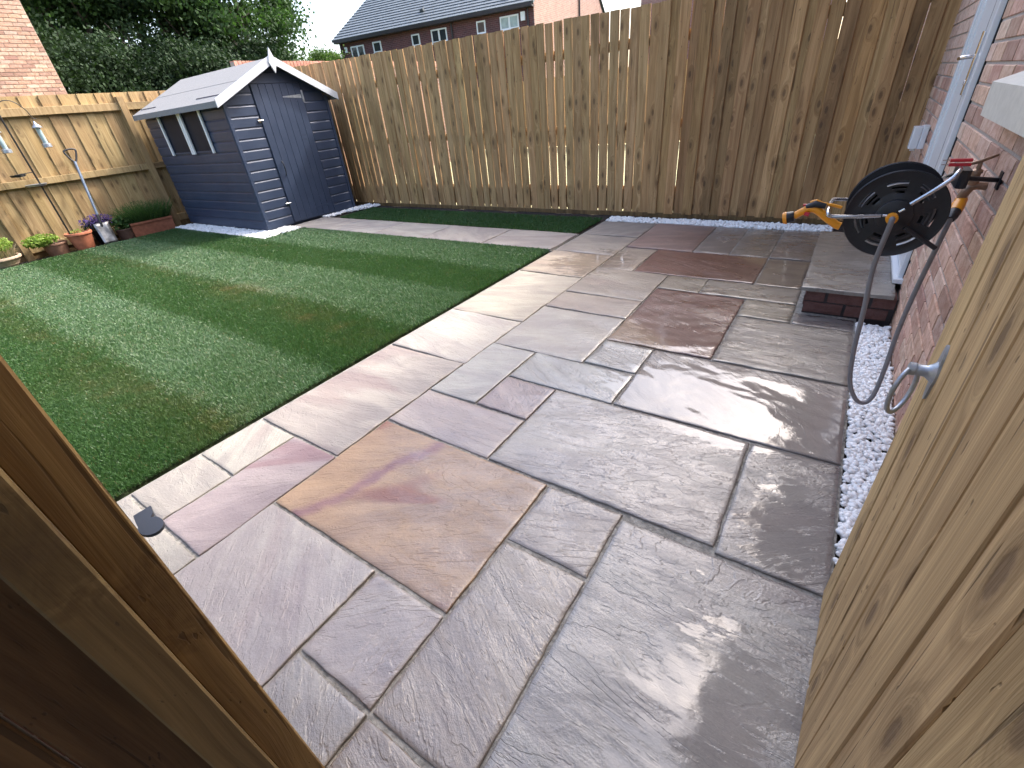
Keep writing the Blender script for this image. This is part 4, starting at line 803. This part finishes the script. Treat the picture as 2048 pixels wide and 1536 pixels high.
# leaf-shaped back plate lying on the boards
pl = []
for k in range(28):
    a = 2*math.pi*k/28; r = 0.030+0.016*abs(math.cos(a))**3+0.004*math.cos(4*a); pl.append((r*math.sin(a)*0.8, r*math.cos(a)*1.25))
lat.extr([(y_, z_) for y_, z_ in pl], 0, -0.0045, 0.001)
lat.lathe([(0.024, -0.004), (0.018, -0.010), (0.012, -0.018), (0.0115, -0.034), (0.0135, -0.036), (0.0135, -0.047), (0.010, -0.049)], 20, axis=0)
L0 = lat.obj('latch_plate', M['galv'], gate, True, 35, loc=(0.002, -0.105, 0.742), scale3=(0.8, 0.8, 0.85))
ring = [(math.sin(a)*0.021-0.042, 0.040*math.sin(a), -0.052+0.054*math.cos(a)) for a in [2*math.pi*k/32 for k in range(33)]]
MB().tube(ring, 0.0052, 10, False).obj('ring', M['galv'], gate, True, loc=(0.002, -0.105, 0.742), scale3=(0.8, 0.8, 0.85))
# left gate post and passage fence
M['catch'] = mat_simple('dark_galvanised', (0.10, 0.11, 0.125), 0.45, 0.6, var=0.1)
gp = thing('gate_post', 'dark brown timber gate post at the near left of the gate opening', 'gate post', (-0.65, 0.01, 0))
link('post', MB().cbox(-0.10, 0.0, -0.03, 0.026, -0.05, 1.9, 0.003).mesh('post'), M['post'], gp, color=(1.75, 1.8, 1.7))
link('stop_batten', MB().cbox(-0.012, 0.026, -0.084, -0.0285, -0.05, 1.88, 0.003).mesh('batten'), M['post'], gp, color=(1.5, 1.7, 1.85))
hp_ = [(0.0, -0.006), (0.016, -0.009)]+[(0.040+0.019*math.cos(a), -0.001+0.0125*math.sin(a)) for a in [math.radians(q) for q in range(-130, 151, 20)]]+[(0.018, 0.010), (0.0, 0.014)]
ct = MB().extr(hp_, 2, -0.002, 0.002)
ct.obj('latch_catch', M['catch'], gp, loc=(0.004, 0.036, 0.852))
pf = thing('passage_fence', 'dark timber boards of the side passage beside the gate post', 'fence', (-0.665, -0.06, 0))
y = -0.012
for i in range(18):
    wd = 0.085 if i == 0 else 0.098; link('board', MB().cbox(-wd/2, wd/2, -0.009, 0.009, 0, 1.85, 0.003).mesh('board'), M['post'], pf, (-0.006, y-wd/2, 0.01), (0, 0, -math.pi/2), jit((1, 0.95, 0.95), 0.12)); y -= wd+0.004
for z in (0.3, 1.4): MB().box(-0.06, -0.02, y, -0.02, z, z+0.09).obj('rail', M['post'], pf)
# neighbouring side wall closing the passage behind the camera
MB().box(-1.05, -0.80, -6, -0.12, -0.09, 4.6).obj('passage_wall', M['house_brick_far'])
bpy.context.scene.objects['passage_wall']['label'] = 'tall brick side wall behind the passage fence'; bpy.context.scene.objects['passage_wall']['category'] = 'wall'
pg = MB().box(-0.70, 0.40, -6, -1.55, -0.05, -0.01).obj('passage_floor', M['mortar_joint']); pg['kind'] = 'structure'

# ------------------------------------------------------------------ neighbour gable on the left
ng = thing('neighbour_house', 'pale pink brick gable wall of the neighbouring house beyond the side fence', 'house', (0, 0, 0))
M['mortar_pink'] = mat_simple('pink_mortar', (0.33, 0.27, 0.235), 0.9, var=0.1)
MB().box(-24, -16.01, -9, 4.81, -0.09, 7.5).obj('wall', M['mortar_pink'], ng)
MB().box(-16.006, -16.0, -9, 2.9, -0.09, 7.5).box(-16.006, -16.0, 2.9, 4.80, 5.0, 7.5).obj('brickwork', M['house_brick_far'], ng)
brick_field(ng, -16.006, 1, 2.9, 4.80, 1.4, 5.0, lambda *a: False, 300, lambda c: abs(c[2]-3.1), 0.012, gain=0.82)
MB().extr([(-9.2, 7.5), (-2.2, 11.5), (5.0, 7.5)], 0, -24, -15.9).obj('roof', M['slate'], ng)
# garden wall with soldier coping behind the shed
gw = thing('brick_garden_wall', 'red brick garden wall with upright coping bricks behind the shed', 'wall', (-9.6, 7.5, 0))
MB().box(-0.11, 0.0, -2.0, 5.0, -0.09, 2.21).obj('wall', M['house_brick_far'], gw)
me = MB().cbox(-0.125, 0.018, -0.0325, 0.0325, 0, 0.11, 0.003, 0).mesh('brick')
MB().box(-0.11, 0.005, -2.0, 5.0, 2.211, 2.315).obj('coping_mortar', M['mortar'], gw)
for i in range(92): link('brick', me, M['brick'], gw, (0, -1.96+i*0.0755, 2.222+random.uniform(-.002, .002)), (0, 0, 0), jit((0.85, 0.6, 0.58), 0.2))

# ------------------------------------------------------------------ far brick house
HL = 11.79; hang = math.atan2(0.166, 0.986)
fh = thing('far_brick_house', 'dark red brick house with grey tiled roof above the back fence', 'house', (-25.3, 20.88, 0), (0, 0, hang))
DP = 13.4; pitch = math.radians(29.5); RH = DP/2*math.tan(pitch)
MB().box(0.05, HL-0.02, 0.02, DP-0.05, -0.09, 4.98).obj('wall', M['far_brick'], fh)  # front wall: shade put into its darker brick colour
go = MB().extr([(0.0, -0.09), (DP, -0.09), (DP, 5.0), (DP/2, 5.0+RH), (0.0, 5.0)], 0, HL-0.0195, HL+0.01); 
gm = go.mesh('gable'); s_ = link('gable_wall', gm, M['house_brick_far'], fh)  # gable: sunlight put into the colour, paler brick than the front
MB().box(-0.05, HL+0.02, -0.28, 0.02, 4.86, 4.93).box(-0.05, HL+0.02, -0.30, -0.27, 4.88, 5.02).obj('fascia', M['dark_trim'], fh)
rl = DP/2/math.cos(pitch)+0.3
rs = MB().box(-0.15, HL+0.1, -0.02, rl, -0.06, 0.0).obj('roof', M['slate'], fh, loc=(0, -0.28, 5.0-0.28*math.tan(pitch)+0.16), rot=(pitch, 0, 0))
nt = 26; gauge = rl/nt
tm = MB().add([(-0.16, 0, 0.004), (HL+0.11, 0, 0.004), (HL+0.11, gauge*1.1, 0.004), (-0.16, gauge*1.1, 0.004), (-0.16, 0, 0.05), (HL+0.11, 0, 0.05), (HL+0.11, gauge*1.1, 0.014), (-0.16, gauge*1.1, 0.014)],
              [(0, 3, 2, 1), (4, 5, 6, 7), (0, 1, 5, 4), (1, 2, 6, 5), (2, 3, 7, 6), (3, 0, 4, 7)]).mesh('tile_course')
for i in range(nt): link('tile_course', tm, M['slate'], rs, (0, i*gauge, 0.0))
MB().box(-0.15, HL+0.1, 0.0, rl, -0.06, 0.03).obj('rear_roof', M['slate'], fh, loc=(0, DP+0.28, 5.0-0.28*math.tan(pitch)+0.16), rot=(math.pi-pitch, 0, 0))
for sx_, sy_ in ((5.2, 1.2), (8.6, 2.0), (10.2, 0.7)): MB().box(sx_, sx_+0.22, sy_, sy_+0.16, 0.05, 0.17).obj('roof_vent', M['slate'], rs)
for i, (a, b, z0, z1, pm) in enumerate(((0.83, 1.74, 4.0, 4.66, 'pane'), (2.37, 2.92, 4.2, 4.68, 'pane'), (4.93, 5.42, 4.19, 4.68, 'pane'), (6.15, 7.07, 4.17, 4.72, 'pane'), (8.78, 9.26, 4.21, 4.71, 'pane'), (10.05, 11.02, 4.19, 4.71, 'pane_pale'))):
    f_ = MB(); t_ = 0.06
    f_.box(a, a+t_, -0.035, 0.03, z0, z1).box(b-t_, b, -0.035, 0.03, z0, z1).box(a+t_, b-t_, -0.035, 0.03, z0, z0+t_).box(a+t_, b-t_, -0.035, 0.03, z1-t_, z1)
    if b-a > 0.7: f_.box((a+b)/2-0.045, (a+b)/2+0.045, -0.033, 0.03, z0+t_, z1-t_)
    f_.box(a-0.04, b+0.04, -0.07, 0.0, z0-0.05, z0-0.001)
    wo = f_.obj('window', M['upvc'], fh)
    if b-a > 0.7:
        MB().box(a+t_, (a+b)/2-0.045, -0.005, 0.02, z0+t_, z1-t_).obj('pane', M[pm], wo); MB().box((a+b)/2+0.045, b-t_, -0.005, 0.02, z0+t_, z1-t_).obj('pane', M[pm], wo)
    else: MB().box(a+t_, b-t_, -0.005, 0.02, z0+t_, z1-t_).obj('pane', M[pm], wo)
MB().box(11.15, 11.36, -0.09, 0.0, 4.42, 4.75).obj('meter_box', M['upvc'], fh); MB().box(0.42, 0.58, -0.06, 0.0, 4.43, 4.68).obj('flue', M['upvc'], fh)
for xx in (0.2, 7.4, 11.5): MB().tube([(xx, -0.06, 0), (xx, -0.06, 4.86)], 0.045, 8).obj('downpipe', M['dark_trim'], fh, True)
MB().tube([(HL+0.07, 6.9, 0), (HL+0.07, 6.9, 7.0)], 0.05, 8).obj('downpipe', M['dark_trim'], fh, True)
MB().tube([(HL+0.07, 5.6, 4.5), (HL+0.07, 5.6, 4.75)], 0.06, 8).obj('wall_lamp', M['dark_trim'], fh, True)
MB().box(HL+0.01, HL+0.06, 6.35, 6.85, 3.2, 3.75).obj('window', M['upvc'], fh)
# small roofs at the top right behind the fence
for (x_, y_, w_, d_, he, lab, ht) in ((-14.5, 38.5, 5.5, 6, 7.6, 'small distant brick house with grey roof right of the dark brick house', 1.6), (-8.8, 36.5, 6.5, 6, 6.9, 'distant house with grey roof just above the fence top', 1.9)):
    t = thing('distant_house', lab, 'house', (x_, y_, 0), (0, 0, 0.16))
    MB().box(0, w_, 0, d_, -0.09, he).obj('wall', M['far_brick_pale'], t)
    MB().extr([(-0.3, he), (d_/2, he+ht), (d_+0.3, he)], 0, -0.2, w_+0.2).obj('roof', M['slate'], t)

# ------------------------------------------------------------------ trees
def tree(name, label, loc, H, blobs, nleaf, size, mat='leaf_tree', stems=4, group=None, spread=1.0, gap=0.0):
    t = thing(name, label, 'tree' if H > 6 else 'shrub', loc, group=group)
    mb = MB()
    for i in range(stems):
        a = random.uniform(0, 6.28); rr = random.uniform(0.1, 0.5); tgt = random.choice(blobs)
        p0 = Vector((rr*math.cos(a), rr*math.sin(a), -0.1)); p3 = Vector(tgt[:3])+Vector((random.uniform(-.5, .5), random.uniform(-.5, .5), 0.4))
        p1 = p0.lerp(p3, 0.33)+Vector((random.uniform(-.4, .4), random.uniform(-.4, .4), 0.3)); p2 = p0.lerp(p3, 0.66)+Vector((random.uniform(-.4, .4), random.uniform(-.4, .4), 0.2))
        c = catmull([p0, p1, p2, p3], 4); n = len(c); R0 = H*0.012+0.03; mb.tube(c, [R0*(1-0.8*k/(n-1)) for k in range(n)], 6)
        for _ in range(5):
            q = c[random.randrange(n//3, n)]; e = q+Vector((random.uniform(-1, 1), random.uniform(-1, 1), random.uniform(.1, 1)))*H*0.13; mb.tube([q, q.lerp(e, .5)+Vector((0, 0, .1)), e], [R0*.35, R0*.22, R0*.08], 5)
    mb.obj('trunk', M['bark'], t, True)
    # clumps of leaves gathered on the blobs, each blob a shell of many small sprays
    pts = []; tin = []
    vol = sum(b[3]**2 for b in blobs)
    for b in blobs:
        k = int(nleaf*b[3]**2/vol); nc = max(8, int(b[3]**2*26)); cc = rng.normal(size=(nc, 3)); cc /= np.linalg.norm(cc, axis=1)[:, None]
        cc = np.array(b[:3])+cc*np.array([b[3], b[3], b[3]*b[4]])*rng.uniform(0.45, 1.0, (nc, 1)); ct_ = rng.random(nc)
        idx = rng.integers(0, nc, k); rad = size*rng.uniform(1.2, 3.6, nc)[idx]
        d = rng.normal(size=(k, 3))*rad[:, None]*np.array([1, 1, 0.6]); pts.append(cc[idx]+d); tin.append(ct_[idx]*0.8)
    pts = np.concatenate(pts); tin = np.concatenate(tin); ok = pts[:, 2] > 0.1; pts = pts[ok]; tin = tin[ok]
    leaves('crown', mat, t, pts, size, tintf=tin, asp=0.65)
    return t
def blobset(n, c, r, br, fl=0.75, seed=0):
    out = []
    for i in range(n):
        v = rng.normal(size=3); v /= np.linalg.norm(v); q = rng.random()**0.4
        out.append((c[0]+v[0]*r[0]*q, c[1]+v[1]*r[1]*q, c[2]+v[2]*r[2]*q, br*rng.uniform(0.6, 1.15), fl))
    return out
tree('deciduous_tree', 'tall dark leafy tree beside the pale neighbouring gable', (-25.5, 8.6, 0), 12, blobset(22, (0, 0, 6.6), (3.6, 3.2, 4.8), 1.05), 42000, 0.17, stems=6)
tree('deciduous_tree', 'tall dense tree with thin upright trunks behind the shed roof', (-24.5, 12.2, 0), 12.5, blobset(22, (0, 0, 6.8), (3.5, 3.3, 5.0), 1.0), 42000, 0.17, stems=9)
tree('deciduous_tree', 'broad bright edged tree at the right end of the tree row', (-23.6, 14.6, 0), 10.5, blobset(18, (-0.3, -0.5, 5.6), (2.6, 2.6, 4.0), 1.0), 38000, 0.17, stems=6)
tree('tall_shrub', 'shrub darkened as in shade below the trees left of the shed', (-21.5, 8.0, 0), 4.5, blobset(18, (0, 0.5, 2.5), (1.6, 3.6, 2.2), 1.15), 48000, 0.12, 'leaf_dark', 4)
tree('tall_shrub', 'shrub darkened as in shade behind the shed roof ridge', (-21.5, 11.2, 0), 4.5, blobset(13, (0, 0.5, 2.5), (1.6, 3.0, 2.0), 1.05), 36000, 0.12, 'leaf_dark', 4)
tree('tall_shrub', 'light green bush right of the shed finial', (-22.5, 15.6, 0), 4.8, blobset(9, (0, 0.3, 2.6), (1.2, 1.6, 1.7), 0.9), 26000, 0.11, 'leaf_shrub', 5)
tree('tall_shrub', 'light green bush at the left corner of the dark brick house', (-24.6, 19.4, 0), 5, blobset(9, (0, -0.6, 2.8), (1.0, 1.6, 1.7), 0.95), 26000, 0.12, 'leaf_shrub', 5)
